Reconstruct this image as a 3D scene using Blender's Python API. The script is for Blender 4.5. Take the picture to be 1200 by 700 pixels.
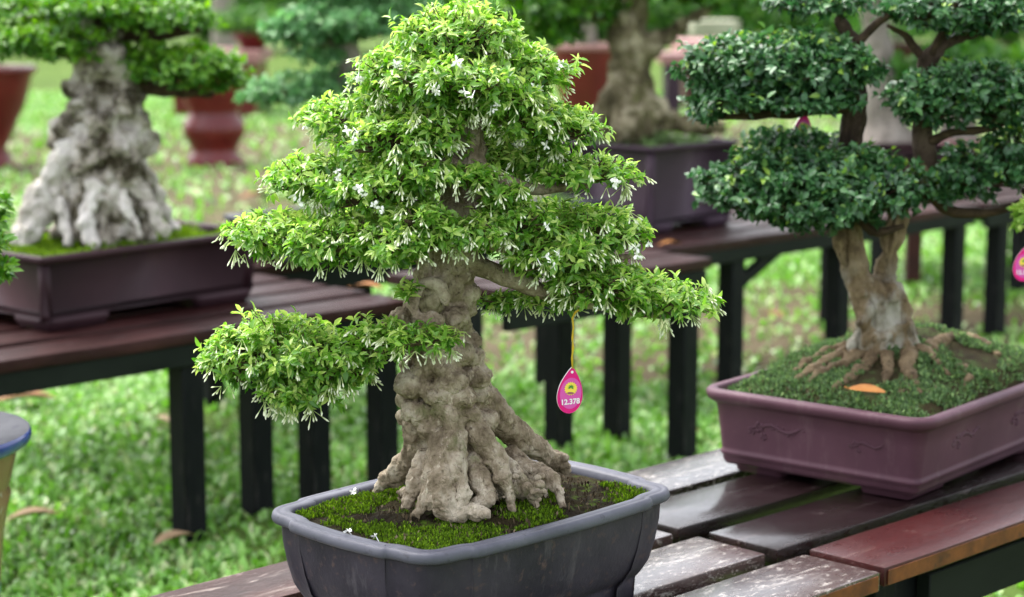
import bpy, bmesh, math, random
import numpy as np
from mathutils import Vector, Matrix, noise

# ------------------------------------------------------------------ camera, world, sun, exposure
S = bpy.context.scene
COL = S.collection
for o in list(bpy.data.objects):
    bpy.data.objects.remove(o)
PITCH = math.radians(9.1); FPX = 2400.0; CAMH = 1.31
cam_d = bpy.data.cameras.new("camera")
cam = bpy.data.objects.new("camera", cam_d); COL.objects.link(cam); S.camera = cam
cam.location = (0, 0, CAMH); cam.rotation_euler = (math.pi / 2 - PITCH, 0, 0)
cam_d.sensor_width = 36; cam_d.lens = 36 * FPX / 1200
cam_d.clip_start = 0.05; cam_d.clip_end = 2000
cam_d.dof.use_dof = True; cam_d.dof.focus_distance = 2.50; cam_d.dof.aperture_fstop = 5.0
SUN_EL, SUN_AZ = 62.0, -50.0          # azimuth measured from +Y towards +X
W = bpy.data.worlds.new("World"); S.world = W; W.use_nodes = True
nt = W.node_tree; bg = nt.nodes["Background"]
sky = nt.nodes.new("ShaderNodeTexSky"); sky.sky_type = 'NISHITA'; sky.sun_disc = False
sky.sun_elevation = math.radians(SUN_EL); sky.sun_rotation = math.radians(SUN_AZ)
sky.air_density = 1.0; sky.dust_density = 4.0; sky.ozone_density = 1.0
hsv = nt.nodes.new("ShaderNodeHueSaturation"); hsv.inputs['Saturation'].default_value = 0.28
nt.links.new(sky.outputs[0], hsv.inputs['Color']); nt.links.new(hsv.outputs[0], bg.inputs[0])
bg.inputs[1].default_value = 0.15
sun_d = bpy.data.lights.new("sun", 'SUN'); sun_d.energy = 0.85; sun_d.angle = math.radians(40); sun_d.color = (1, .97, .92)
sun = bpy.data.objects.new("sun", sun_d); COL.objects.link(sun)
az, el = math.radians(SUN_AZ), math.radians(SUN_EL)
sdir = Vector((math.sin(az) * math.cos(el), math.cos(az) * math.cos(el), math.sin(el)))
sun.rotation_euler = sdir.to_track_quat('Z', 'Y').to_euler(); sun.location = (0, 0, 12)
S.view_settings.view_transform = 'Standard'; S.view_settings.look = 'None'
S.view_settings.exposure = 2.05; S.view_settings.gamma = 1.0
S.render.engine = 'CYCLES'
S.cycles.max_bounces = 8; S.cycles.transparent_max_bounces = 8

# ------------------------------------------------------------------ helpers
def ray(x, y):
    a = (x - 600) / FPX; b = (350 - y) / FPX
    return Vector((a, math.cos(PITCH) + b * math.sin(PITCH), -math.sin(PITCH) + b * math.cos(PITCH)))
CAM = Vector((0, 0, CAMH))
def PZ(x, y, z):
    d = ray(x, y); return CAM + d * ((z - CAMH) / d.z)
def PY(x, y, Y):
    d = ray(x, y); return CAM + d * (Y / d.y)
A45 = math.radians(45)
def UV(u, v, z=0.0):                       # the benches' own axes, 45 degrees to the view
    c = math.sqrt(.5); return Vector(((u - v) * c, (u + v) * c, z))
def PV(x, v, z):                           # point of the vertical plane v = const seen in column x
    a = (x - 600) / FPX
    # X/Y on that column (z affects slightly)
    Y = 5.0
    for _ in range(12):
        dep = Y * math.cos(PITCH) + (CAMH - z) * math.sin(PITCH)
        X = a * dep; u = v + X / math.sqrt(.5); Y = (u + v) * math.sqrt(.5)
    return UV(u, v, z)

def tag(o, label=None, cat=None, group=None, kind=None):
    if label: o['label'] = label
    if cat: o['category'] = cat
    if group: o['group'] = group
    if kind: o['kind'] = kind
    return o
def thing(name, label, cat, loc=(0, 0, 0), rotz=0.0, group=None):
    o = bpy.data.objects.new(name, None); o.empty_display_size = .05; COL.objects.link(o)
    o.location = loc; o.rotation_euler = (0, 0, rotz)
    return tag(o, label, cat, group)
def link(name, me, mat=None, parent=None, kind=None):
    o = bpy.data.objects.new(name, me); COL.objects.link(o)
    if mat is not None:
        me.materials.clear(); me.materials.append(mat)
    if parent is not None: o.parent = parent
    if kind: o['kind'] = kind
    return o
def root_loc(parent):
    p = parent
    while p.parent: p = p.parent
    return Vector(p.location)

def mesh_np(name, V, quads=None, tris=None, tint=None, smooth=True, attr='tint'):
    me = bpy.data.meshes.new(name)
    V = np.asarray(V, dtype=np.float32).reshape(-1, 3)
    nq = 0 if quads is None else len(quads); ntr = 0 if tris is None else len(tris)
    me.vertices.add(len(V)); me.vertices.foreach_set('co', V.ravel())
    loops = []
    if nq: loops.append(np.asarray(quads, dtype=np.int32).ravel())
    if ntr: loops.append(np.asarray(tris, dtype=np.int32).ravel())
    L = np.concatenate(loops)
    me.loops.add(len(L)); me.loops.foreach_set('vertex_index', L)
    st = np.concatenate([np.arange(nq) * 4, nq * 4 + np.arange(ntr) * 3]).astype(np.int32)
    me.polygons.add(nq + ntr); me.polygons.foreach_set('loop_start', st)
    me.polygons.foreach_set('use_smooth', np.full(nq + ntr, smooth))
    me.update(calc_edges=True); me.validate()
    if tint is not None:
        a = me.attributes.new(attr, 'FLOAT', 'POINT'); a.data.foreach_set('value', np.asarray(tint, dtype=np.float32))
    return me

class MB:
    def __init__(self): self.v = []; self.f = []
    def add(self, vs, fs):
        n = len(self.v); self.v += [Vector(p) for p in vs]; self.f += [[i + n for i in f] for f in fs]
    def tube(self, pts, rad, seg=8, caps=True):
        pts = [Vector(p) for p in pts]; n = len(pts); vs = []; fs = []
        t0 = (pts[1] - pts[0]).normalized()
        up = Vector((0, 0, 1)) if abs(t0.z) < .9 else Vector((1, 0, 0))
        for i, p in enumerate(pts):
            t = (pts[min(i + 1, n - 1)] - pts[max(i - 1, 0)]).normalized()
            s = t.cross(up).normalized(); up2 = s.cross(t)
            up = up2
            r = rad[i] if hasattr(rad, '__len__') else rad
            for k in range(seg):
                a = 2 * math.pi * k / seg
                vs.append(p + s * (math.cos(a) * r) + up2 * (math.sin(a) * r))
        for i in range(n - 1):
            for k in range(seg):
                k2 = (k + 1) % seg
                fs.append([i * seg + k, i * seg + k2, (i + 1) * seg + k2, (i + 1) * seg + k])
        if caps:
            fs.append(list(range(seg))[::-1]); fs.append([(n - 1) * seg + k for k in range(seg)])
        self.add(vs, fs)
    def lathe(self, prof, seg=48, c=(0, 0, 0)):
        vs = []; fs = []
        for r, z in prof:
            for k in range(seg):
                a = 2 * math.pi * k / seg
                vs.append((c[0] + r * math.cos(a), c[1] + r * math.sin(a), c[2] + z))
        for i in range(len(prof) - 1):
            for k in range(seg):
                k2 = (k + 1) % seg
                fs.append([i * seg + k, i * seg + k2, (i + 1) * seg + k2, (i + 1) * seg + k])
        self.add(vs, fs)
    def box(self, a, b):
        x0, y0, z0 = a; x1, y1, z1 = b
        self.add([(x0, y0, z0), (x1, y0, z0), (x1, y1, z0), (x0, y1, z0), (x0, y0, z1), (x1, y0, z1), (x1, y1, z1), (x0, y1, z1)],
                 [[3, 2, 1, 0], [4, 5, 6, 7], [0, 1, 5, 4], [1, 2, 6, 5], [2, 3, 7, 6], [3, 0, 4, 7]])
    def build(self, name, mat, parent=None, smooth=True, kind=None, world=False):
        off = root_loc(parent) if (world and parent) else Vector((0, 0, 0))
        me = bpy.data.meshes.new(name)
        me.from_pydata([tuple(p - off) for p in self.v], [], self.f); me.update()
        if smooth:
            for p in me.polygons: p.use_smooth = True
        return link(name, me, mat, parent, kind)

def bevel_box_mesh(name, sx, sy, sz, bev=.003, seg=2, wob=0.0, cuts=0, seed=0):
    """box of size sx, sy, sz with its origin in the middle of its underside, worn (bevelled, slightly uneven) edges"""
    bm = bmesh.new(); bmesh.ops.create_cube(bm, size=1)
    for v in bm.verts: v.co = Vector((v.co.x * sx, v.co.y * sy, (v.co.z + .5) * sz))
    if cuts:
        es = [e for e in bm.edges if abs((e.verts[0].co - e.verts[1].co).x) > sx * .5]
        bmesh.ops.subdivide_edges(bm, edges=es, cuts=cuts, use_grid_fill=True)
    es = [e for e in bm.edges if len(e.link_faces) == 2 and e.calc_face_angle(0) > .5]
    bmesh.ops.bevel(bm, geom=es, offset=bev, segments=seg, affect='EDGES', profile=.6)
    if wob:
        for v in bm.verts:
            q = v.co * 9 + Vector((seed * 3.1, seed, 0))
            v.co += Vector((0, noise.noise(q) * wob, noise.noise(q + Vector((7, 3, 1))) * wob * .7))
    me = bpy.data.meshes.new(name); bm.to_mesh(me); bm.free()
    for p in me.polygons: p.use_smooth = True
    try: me.set_sharp_from_angle(angle=math.radians(40))
    except Exception: pass
    return me

# ---- materials
def nodes_mat(name):
    m = bpy.data.materials.new(name); m.use_nodes = True
    n = m.node_tree.nodes; return m, n, m.node_tree.links, n['Principled BSDF']
def ramp(n, stops):
    r = n.new("ShaderNodeValToRGB"); e = r.color_ramp.elements
    while len(e) < len(stops): e.new(.5)
    for i, (p, c) in enumerate(stops):
        e[i].position = p; e[i].color = (*c, 1)
    return r
def mix_col(n, l, fac, a, b):
    m = n.new("ShaderNodeMix"); m.data_type = 'RGBA'
    l.new(fac, m.inputs[0])
    for sock, val in ((m.inputs[6], a), (m.inputs[7], b)):
        if isinstance(val, tuple): sock.default_value = (*val, 1)
        else: l.new(val, sock)
    return m.outputs[2]
def tex(n, l, scale, detail=4, rough=.6, vec=None, stretch=None, kind='noise', dist=0.0):
    tc = n.new("ShaderNodeTexCoord"); v = tc.outputs['Object']
    if stretch:
        mp = n.new("ShaderNodeMapping"); mp.inputs['Scale'].default_value = stretch; l.new(v, mp.inputs[0]); v = mp.outputs[0]
    if kind == 'noise':
        t = n.new("ShaderNodeTexNoise"); t.inputs['Scale'].default_value = scale; t.inputs['Detail'].default_value = detail
        t.inputs['Roughness'].default_value = rough; t.inputs['Distortion'].default_value = dist
        l.new(v, t.inputs['Vector']); return t.outputs['Fac']
    t = n.new("ShaderNodeTexVoronoi"); t.inputs['Scale'].default_value = scale; l.new(v, t.inputs['Vector'])
    return t.outputs['Distance']
def mramp(n, l, fac, a, b):
    r = n.new("ShaderNodeMapRange"); r.inputs[1].default_value = a; r.inputs[2].default_value = b
    l.new(fac, r.inputs[0]); return r.outputs[0]
def bump(n, l, bs, h, strength, dist=.002):
    b = n.new("ShaderNodeBump"); b.inputs['Strength'].default_value = strength; b.inputs['Distance'].default_value = dist
    l.new(h, b.inputs['Height']); l.new(b.outputs[0], bs.inputs['Normal'])

def mat_noise(name, c0, c1, scale=30, rough=.7, spec=.4, c2=None, s2=120, m2=(.55, .7), bmp=.3, bscale=200, bdist=.001, stretch=None, drip=None):
    m, n, l, b = nodes_mat(name)
    col = ramp(n, [(.35, c0), (.65, c1)]); l.new(tex(n, l, scale, stretch=stretch), col.inputs[0]); out = col.outputs[0]
    if c2: out = mix_col(n, l, mramp(n, l, tex(n, l, s2, stretch=stretch), *m2), out, c2)
    if drip:
        out = mix_col(n, l, mramp(n, l, tex(n, l, 26, 6, .7, stretch=(1, 1, .22)), .56, .80), out, drip)
        out = mix_col(n, l, mramp(n, l, tex(n, l, 9, 8, .75), .62, .80), out, drip)
    l.new(out, b.inputs['Base Color']); b.inputs['Roughness'].default_value = rough; b.inputs['Specular IOR Level'].default_value = spec
    if bmp: bump(n, l, b, tex(n, l, bscale, stretch=stretch), bmp, bdist)
    return m
def mat_leaf(name, stops, rough=.38, spec=.5, trans=.28, tcol=(.25, .5, .05)):
    m, n, l, b = nodes_mat(name)
    a = n.new("ShaderNodeAttribute"); a.attribute_name = 'tint'
    col = ramp(n, stops); l.new(a.outputs['Fac'], col.inputs[0])
    l.new(col.outputs[0], b.inputs['Base Color']); b.inputs['Roughness'].default_value = rough; b.inputs['Specular IOR Level'].default_value = spec
    t = n.new("ShaderNodeBsdfTranslucent")
    mm = n.new("ShaderNodeMix"); mm.data_type = 'RGBA'; mm.blend_type = 'MULTIPLY'; mm.inputs[0].default_value = 0
    hs = n.new("ShaderNodeHueSaturation"); hs.inputs['Value'].default_value = 1.7; hs.inputs['Saturation'].default_value = 1.1
    l.new(col.outputs[0], hs.inputs['Color']); l.new(hs.outputs[0], t.inputs[0])
    mx = n.new("ShaderNodeMixShader"); mx.inputs[0].default_value = trans
    l.new(b.outputs[0], mx.inputs[1]); l.new(t.outputs[0], mx.inputs[2])
    l.new(mx.outputs[0], n['Material Output'].inputs[0])
    return m
def mat_plain(name, c, rough=.6, spec=.4):
    m, n, l, b = nodes_mat(name)
    f = tex(n, l, 60); l.new(mix_col(n, l, f, tuple(x * .88 for x in c), tuple(min(1, x * 1.12) for x in c)), b.inputs['Base Color'])
    b.inputs['Roughness'].default_value = rough; b.inputs['Specular IOR Level'].default_value = spec
    return m
def mat_plank(name, base, worn, wear=(.56, .70), rough=(.16, .42), pale=(.42, .37, .34), scr=(.66, .74), coat=1.0, bdist=.0022, ior=1.36, speck=None):
    """dark red-brown lacquer, rubbed and wet: worn grain along the plank's length, pale scuffs, which on some planks also paint in wet glare"""
    m, n, l, b = nodes_mat(name)
    g = tex(n, l, 22, 6, .65, stretch=(.12, 1, 1)); g2 = tex(n, l, 5, 4, .6, stretch=(.5, 1, 1))
    sc = tex(n, l, 48, 8, .75, stretch=(.18, 1, 1), dist=.8)
    c = mix_col(n, l, mramp(n, l, g, .35, .7), tuple(x * .62 for x in base), base)
    c = mix_col(n, l, mramp(n, l, g2, *wear), c, worn)
    c = mix_col(n, l, mramp(n, l, sc, *scr), c, pale)
    if speck: c = mix_col(n, l, mramp(n, l, tex(n, l, 95, 5, .8, stretch=(.5, 1, 1)), *speck), c, pale)
    l.new(c, b.inputs['Base Color'])
    rr = n.new("ShaderNodeMapRange"); rr.inputs[1].default_value = .3; rr.inputs[2].default_value = .7
    rr.inputs[3].default_value = rough[0]; rr.inputs[4].default_value = rough[1]
    l.new(tex(n, l, 14, 6, .7, stretch=(.4, 1, 1)), rr.inputs[0]); l.new(rr.outputs[0], b.inputs['Roughness'])
    b.inputs['Specular IOR Level'].default_value = .12; b.inputs['Coat Weight'].default_value = coat; b.inputs['Coat IOR'].default_value = ior; l.new(rr.outputs[0], b.inputs['Coat Roughness'])
    ad = n.new("ShaderNodeMath"); ad.operation = 'ADD'; l.new(g, ad.inputs[0]); l.new(sc, ad.inputs[1])
    pit = tex(n, l, 60, 6, .75, stretch=(.45, 1, 1)); a2 = n.new("ShaderNodeMath"); a2.operation = 'MULTIPLY_ADD'
    l.new(mramp(n, l, pit, .42, .62), a2.inputs[0]); a2.inputs[1].default_value = 1.1; l.new(ad.outputs[0], a2.inputs[2])
    bump(n, l, b, a2.outputs[0], .55, bdist)
    return m
def mat_bark(name, dark, mid, lite, moss=None, scale=26, rough=.85, bdist=.002, pos=(.30, .46, .66)):
    m, n, l, b = nodes_mat(name)
    f = tex(n, l, scale, 8, .7)
    r = ramp(n, [(pos[0], dark), (pos[1], mid), (pos[2], lite)]); l.new(f, r.inputs[0]); c = r.outputs[0]
    pits = tex(n, l, scale * 6, 3, .6)
    c = mix_col(n, l, mramp(n, l, pits, .58, .74), c, tuple(x * .8 for x in dark))
    if moss: c = mix_col(n, l, mramp(n, l, tex(n, l, scale * .7, 5, .65), .58, .70), c, moss)
    fk = tex(n, l, scale * 3.2, 6, .7, stretch=(1, 1, .45))
    c = mix_col(n, l, mramp(n, l, fk, .60, .72), c, tuple(min(1, x * 1.25) for x in lite))
    ck = n.new("ShaderNodeTexVoronoi"); ck.feature = 'DISTANCE_TO_EDGE'; ck.inputs['Scale'].default_value = scale * 3.5
    tc = n.new("ShaderNodeTexCoord"); mp = n.new("ShaderNodeMapping"); mp.inputs['Scale'].default_value = (1, 1, .55); l.new(tc.outputs['Object'], mp.inputs[0])
    wn = n.new("ShaderNodeTexNoise"); wn.inputs['Scale'].default_value = scale * 2; l.new(mp.outputs[0], wn.inputs['Vector'])
    va = n.new("ShaderNodeVectorMath"); va.operation = 'SCALE'; va.inputs['Scale'].default_value = .9 / scale; l.new(wn.outputs['Color'], va.inputs[0])
    vb = n.new("ShaderNodeVectorMath"); l.new(mp.outputs[0], vb.inputs[0]); l.new(va.outputs[0], vb.inputs[1]); l.new(vb.outputs[0], ck.inputs['Vector'])
    crack = mramp(n, l, ck.outputs['Distance'], .0, .10)
    l.new(c, b.inputs['Base Color']); b.inputs['Roughness'].default_value = rough; b.inputs['Specular IOR Level'].default_value = .25
    a1 = n.new("ShaderNodeMath"); a1.operation = 'MULTIPLY_ADD'; l.new(crack, a1.inputs[0]); a1.inputs[1].default_value = .35; l.new(tex(n, l, scale * 5, 8, .75), a1.inputs[2])
    bump(n, l, b, a1.outputs[0], .75, bdist)
    return m

M = {}
M['plank_dark'] = mat_plank('plank_dark_lacquer', (.012, .006, .006), (.030, .009, .009), scr=(.62, .74), pale=(.17, .13, .125), rough=(.10, .32), coat=1.0, ior=1.40, speck=(.64, .72))
M['plank_worn_glare'] = mat_plank('plank_worn_glare_lacquer', (.018, .009, .008), (.055, .030, .026), wear=(.45, .65), rough=(.12, .34), scr=(.57, .68), pale=(.36, .32, .29), bdist=.003, coat=1.0, ior=1.62, speck=(.54, .66))  # pale scuffs and specks: wear plus wet sky glare painted into the colour
M['plank_brown'] = mat_plank('plank_brown_lacquer', (.040, .015, .012), (.075, .034, .028), wear=(.45, .65), rough=(.25, .55), scr=(.56, .68), pale=(.32, .26, .23), bdist=.003, coat=.3)  # pale scuffs also paint in this plank's whitish wet sheen
M['plank_red'] = mat_plank('plank_red_lacquer', (.055, .0085, .008), (.028, .008, .008), rough=(.18, .45), scr=(.62, .74), pale=(.22, .14, .115), coat=.7, speck=(.64, .74))
M['plank_rear'] = mat_plank('plank_rear_lacquer', (.026, .006, .0055), (.042, .013, .012), rough=(.35, .6), scr=(.60, .74), pale=(.18, .13, .13), coat=.15)
M['plank_edge'] = mat_noise('plank_orange_brown', (.17, .050, .012), (.08, .022, .008), 30, .5, .4, (.04, .015, .01), 50, (.55, .7))
M['black_wood'] = mat_noise('black_stained_wood', (.0035, .0045, .0055), (.008, .009, .010), 20, .6, .12, (.045, .041, .040), 60, (.60, .76), .25, 120, .001, (1, 1, .2))
M['apron'] = mat_noise('apron_black_green', (.005, .007, .006), (.010, .013, .011), 14, .6, .12, (.04, .03, .022), 45, (.68, .75), .25, 90, .001, (.3, 1, 1))
M['redwood'] = mat_noise('red_brown_wood', (.035, .008, .007), (.06, .014, .01), 14, .6)
M['grey_clay'] = mat_noise('blue_grey_clay', (.016, .0145, .022), (.042, .036, .049), 7, .55, .25, (.085, .055, .052), 70, (.58, .75), .5, 140, .0016, drip=(.12, .108, .118))
M['grey_rim'] = mat_noise('blue_grey_clay_rim', (.055, .056, .075), (.095, .095, .122), 14, .5, .35, (.035, .033, .042), 60, (.6, .72), .3, 160, .001)
M['purple_clay'] = mat_noise('purple_brown_clay', (.072, .031, .045), (.096, .043, .060), 9, .5, .22, (.10, .05, .063), 70, (.66, .78), .18, 160, .0008, drip=(.15, .095, .105))
M['maroon_clay'] = mat_noise('dark_maroon_clay', (.024, .0085, .0125), (.036, .014, .019), 8, .6, .25)
M['plum_clay'] = mat_noise('dark_plum_clay', (.033, .0175, .029), (.046, .026, .041), 8, .6, .25)
M['slate_clay'] = mat_noise('slate_clay', (.030, .033, .040), (.05, .052, .062), 10, .5, .45)
M['red_glaze'] = mat_noise('dark_red_glaze', (.085, .006, .006), (.13, .011, .010), 4, .32, .45, bmp=.1, bscale=20)
M['pink_paint'] = mat_noise('faded_pink_paint', (.30, .15, .14), (.38, .20, .19), 3, .6)
M['coral_paint'] = mat_noise('coral_paint', (.50, .12, .10), (.60, .17, .15), 3, .55)
M['concrete'] = mat_noise('pale_concrete', (.28, .28, .20), (.36, .36, .27), 2, .85)
M['soil'] = mat_noise('dark_soil', (.018, .012, .008), (.045, .032, .02), 60, .95, .1, (.09, .06, .035), 150, (.6, .68), .8, 180, .004)
M['soil_moss'] = mat_noise('mossy_soil', (.014, .010, .006), (.028, .022, .010), 26, .95, .1, (.06, .10, .01), 45, (.55, .66), .9, 220, .004)
M['soil_mound'] = mat_noise('brown_mossy_mound', (.022, .015, .008), (.040, .036, .014), 20, .95, .1, (.05, .075, .022), 30, (.5, .62), .9, 160, .005)
M['bark_main'] = mat_bark('bark_tan_grey', (.095, .068, .041), (.265, .208, .145), (.50, .43, .34), (.14, .14, .06), 21, pos=(.34, .48, .64), bdist=.0035)
M['bark_right'] = mat_bark('bark_brown_streaked', (.036, .023, .011), (.115, .078, .042), (.22, .16, .092), None, 20)
M['bark_dark'] = mat_bark('bark_dark_brown', (.014, .009, .006), (.040, .026, .017), (.085, .06, .042), None, 20)
M['bark_base'] = mat_bark('bark_streaked_pale_base', (.040, .025, .012), (.14, .098, .054), (.26, .195, .115), None, 20)
_t = M['bark_base'].node_tree; _n, _l = _t.nodes, _t.links; _b = _n['Principled BSDF']; _src = _b.inputs['Base Color'].links[0].from_socket
_tc = _n.new("ShaderNodeTexCoord"); _sx = _n.new("ShaderNodeSeparateXYZ"); _l.new(_tc.outputs['Object'], _sx.inputs[0])
_up = mramp(_n, _l, _sx.outputs['Z'], .17, .09); _pa = mramp(_n, _l, tex(_n, _l, 17, 6, .6, stretch=(1, 1, .6)), .44, .56)
_m = _n.new("ShaderNodeMath"); _m.operation = 'MULTIPLY'; _l.new(_up, _m.inputs[0]); _l.new(_pa, _m.inputs[1])
_l.new(mix_col(_n, _l, _m.outputs[0], _src, (.33, .31, .26)), _b.inputs['Base Color'])
M['bark_scar'] = mat_bark('bark_pale_scar', (.07, .055, .03), (.20, .185, .14), (.34, .33, .29), None, 18)
M['bark_white'] = mat_bark('bark_whitish', (.045, .035, .019), (.33, .29, .235), (.58, .535, .49), (.07, .062, .03), 13, bdist=.006, pos=(.43, .51, .63))
M['bark_white_root'] = mat_bark('bark_whitish_root', (.16, .13, .09), (.48, .44, .39), (.66, .62, .58), None, 9, bdist=.004)
M['bark_far'] = mat_bark('bark_olive_grey', (.050, .040, .020), (.15, .125, .07), (.38, .33, .23), (.09, .09, .03), 11, bdist=.004, pos=(.38, .50, .62))
M['bark_grey'] = mat_bark('bark_far_grey', (.12, .10, .085), (.25, .215, .185), (.33, .29, .26), None, 8)
M['twig'] = mat_noise('twig_brown', (.055, .038, .022), (.14, .10, .065), 60, .85, .2)
M['twig_dark'] = mat_noise('twig_dark', (.03, .02, .012), (.075, .05, .03), 60, .85, .2)
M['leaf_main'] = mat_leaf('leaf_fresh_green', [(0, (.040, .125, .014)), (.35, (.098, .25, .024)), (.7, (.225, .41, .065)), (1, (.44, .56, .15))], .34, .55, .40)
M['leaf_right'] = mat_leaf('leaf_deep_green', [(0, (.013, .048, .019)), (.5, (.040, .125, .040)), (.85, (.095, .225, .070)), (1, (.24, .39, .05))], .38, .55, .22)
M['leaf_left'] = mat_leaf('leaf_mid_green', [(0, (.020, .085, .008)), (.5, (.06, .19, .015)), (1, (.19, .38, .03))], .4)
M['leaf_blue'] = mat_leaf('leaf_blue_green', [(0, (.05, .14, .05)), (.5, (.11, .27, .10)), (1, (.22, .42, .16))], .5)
M['leaf_shrub'] = mat_leaf('leaf_shrub', [(0, (.020, .075, .010)), (.5, (.05, .16, .02)), (1, (.14, .30, .03))], .55)
M['grass'] = mat_leaf('grass_blade', [(0, (.055, .160, .016)), (.45, (.140, .335, .042)), (.8, (.25, .47, .10)), (1, (.46, .53, .27))], .36, .6, .25)
M['moss'] = mat_leaf('moss', [(0, (.035, .06, .008)), (.5, (.10, .19, .012)), (1, (.22, .36, .02))], .8, .1, .2)
M['litter'] = mat_leaf('litter_bits', [(0, (.02, .014, .008)), (.5, (.07, .05, .03)), (1, (.22, .17, .11))], .9, .1, .05)
M['cover'] = mat_leaf('ground_cover', [(0, (.040, .070, .028)), (.5, (.105, .19, .065)), (1, (.24, .36, .12))], .6, .3, .2)
M['petal'] = mat_plain('white_petal', (.86, .86, .82), .5)
M['bud'] = mat_leaf('pale_bud', [(0, (.30, .42, .10)), (.5, (.50, .58, .28)), (1, (.82, .83, .70))], .5, .3, .2)
M['orange_leaf'] = mat_noise('dry_orange_leaf', (.38, .165, .035), (.28, .095, .018), 40, .6)
M['tan_leaf'] = mat_noise('dry_tan_leaf', (.30, .20, .11), (.38, .26, .15), 30, .7)
M['brown_leaf'] = mat_noise('dry_brown_leaf', (.28, .13, .045), (.22, .10, .04), 30, .7)
M['tag_pink'] = mat_plain('tag_magenta', (.70, .008, .20), .4, .3)
M['tag_lilac'] = mat_plain('tag_lilac', (.66, .09, .40), .5, .3)
M['tag_white'] = mat_plain('tag_white', (.85, .80, .84), .5)
M['tag_yellow'] = mat_plain('tag_yellow', (.85, .66, .08), .5)
M['tag_green'] = mat_plain('tag_green', (.05, .25, .04), .5)
M['tag_brown'] = mat_plain('tag_brown', (.30, .10, .12), .5)
M['cord'] = mat_plain('yellow_cord', (.62, .40, .02), .6)
# glazed planter
m, n, l, b = nodes_mat('drip_glaze_brown')
c = mix_col(n, l, mramp(n, l, tex(n, l, 9, 5, .6, stretch=(1, 1, .25)), .45, .6), (.20, .105, .055), (.31, .20, .13))
c = mix_col(n, l, mramp(n, l, tex(n, l, 14, 4, .6, stretch=(1, 1, .3)), .58, .64), c, (.50, .52, .50))
c = mix_col(n, l, mramp(n, l, tex(n, l, 8, 3, .6), .62, .66), c, (.03, .07, .26))
l.new(c, b.inputs['Base Color']); b.inputs['Roughness'].default_value = .25; M['glaze_drip'] = m
M['glaze_blue'] = mat_noise('cobalt_glaze', (.012, .025, .13), (.03, .06, .26), 12, .15, .6, (.25, .30, .42), 40, (.62, .72), .1)
M['glaze_grey'] = mat_noise('grey_glaze_top', (.032, .033, .039), (.055, .056, .064), 14, .6, .12, (.02, .02, .035), 40, (.6, .72), .2)

# ------------------------------------------------------------------ ground and grass
rng = np.random.default_rng(7)
DIRT = [(PZ(*p, 0), r) for p, r in [((600, 395), .30), ((640, 385), .25), ((900, 440), .40), ((760, 440), .22), ((40, 170), 1.2), ((150, 165), 1.0),
        ((270, 215), .9), ((350, 190), 1.3), ((870, 150), 1.5), ((880, 400), .35), ((1090, 400), .35), ((560, 240), .7), ((430, 180), 1.0), ((560, 430), .15), ((930, 350), .35), ((200, 222), 1.4), ((330, 170), 2.0), ((60, 182), 1.6), ((480, 190), 1.5), ((620, 225), 1.0), ((250, 172), 1.2), ((1000, 170), 2.5), ((300, 255), .6), ((920, 390), .6), ((1090, 370), .5), ((600, 400), .4), ((750, 430), .3)]]
def dirt(x, y):
    d = np.zeros_like(x)
    for p, r in DIRT:
        d = np.maximum(d, np.clip(1.35 - np.hypot(x - p.x, (y - p.y) * .6) / r, 0, 1))
    return d
def spaced(lo, hi, near0, near1, step, grow=1.18):
    c = list(np.arange(near0, near1 + step * .5, step)); s = step; a = near0
    while a > lo: s *= grow; a -= s; c.insert(0, a)
    s = step; a = near1
    while a < hi: s *= grow; a += s; c.append(a)
    return np.array(c)
gx = spaced(-400, 400, -6, 6, .15); gy = spaced(-60, 700, 1, 16, .15)
X, Y = np.meshgrid(gx, gy); nzv = np.array([noise.noise(Vector((a * .9, b * .9, 3))) for a, b in zip(X.ravel(), Y.ravel())])
Dv = np.clip(dirt(X.ravel(), Y.ravel()) + nzv * .25, 0, 1)
Z = nzv * .012 * (np.hypot(X.ravel(), Y.ravel()) < 40)
nx, ny = len(gx), len(gy)
ii = (np.arange(ny - 1)[:, None] * nx + np.arange(nx - 1)[None, :]).ravel()
me = mesh_np('lawn_ground', np.stack([X.ravel(), Y.ravel(), Z], 1), quads=np.stack([ii, ii + 1, ii + nx + 1, ii + nx], 1), tint=Dv, attr='dirt')
m, n, l, b = nodes_mat('lawn')
a = n.new("ShaderNodeAttribute"); a.attribute_name = 'dirt'
gcol = ramp(n, [(.3, (.05, .085, .015)), (.55, (.085, .14, .028)), (.75, (.14, .18, .055))]); l.new(tex(n, l, 1.3, 8, .7), gcol.inputs[0])
dcol = ramp(n, [(.3, (.060, .052, .026)), (.7, (.145, .115, .072))]); l.new(tex(n, l, 2.6, 8, .7), dcol.inputs[0])
ad = n.new("ShaderNodeMath"); ad.operation = 'ADD'; l.new(a.outputs['Fac'], ad.inputs[0]); l.new(mramp(n, l, tex(n, l, 1.7, 5, .6), .55, .95), ad.inputs[1])
l.new(mix_col(n, l, mramp(n, l, ad.outputs[0], .3, .85), gcol.outputs[0], dcol.outputs[0]), b.inputs['Base Color']); b.inputs['Roughness'].default_value = .95
b.inputs['Specular IOR Level'].default_value = .1
bump(n, l, b, tex(n, l, 40, 6, .7), .8, .02); M['lawn'] = m
link('lawn_ground', me, m, kind='structure')

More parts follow.
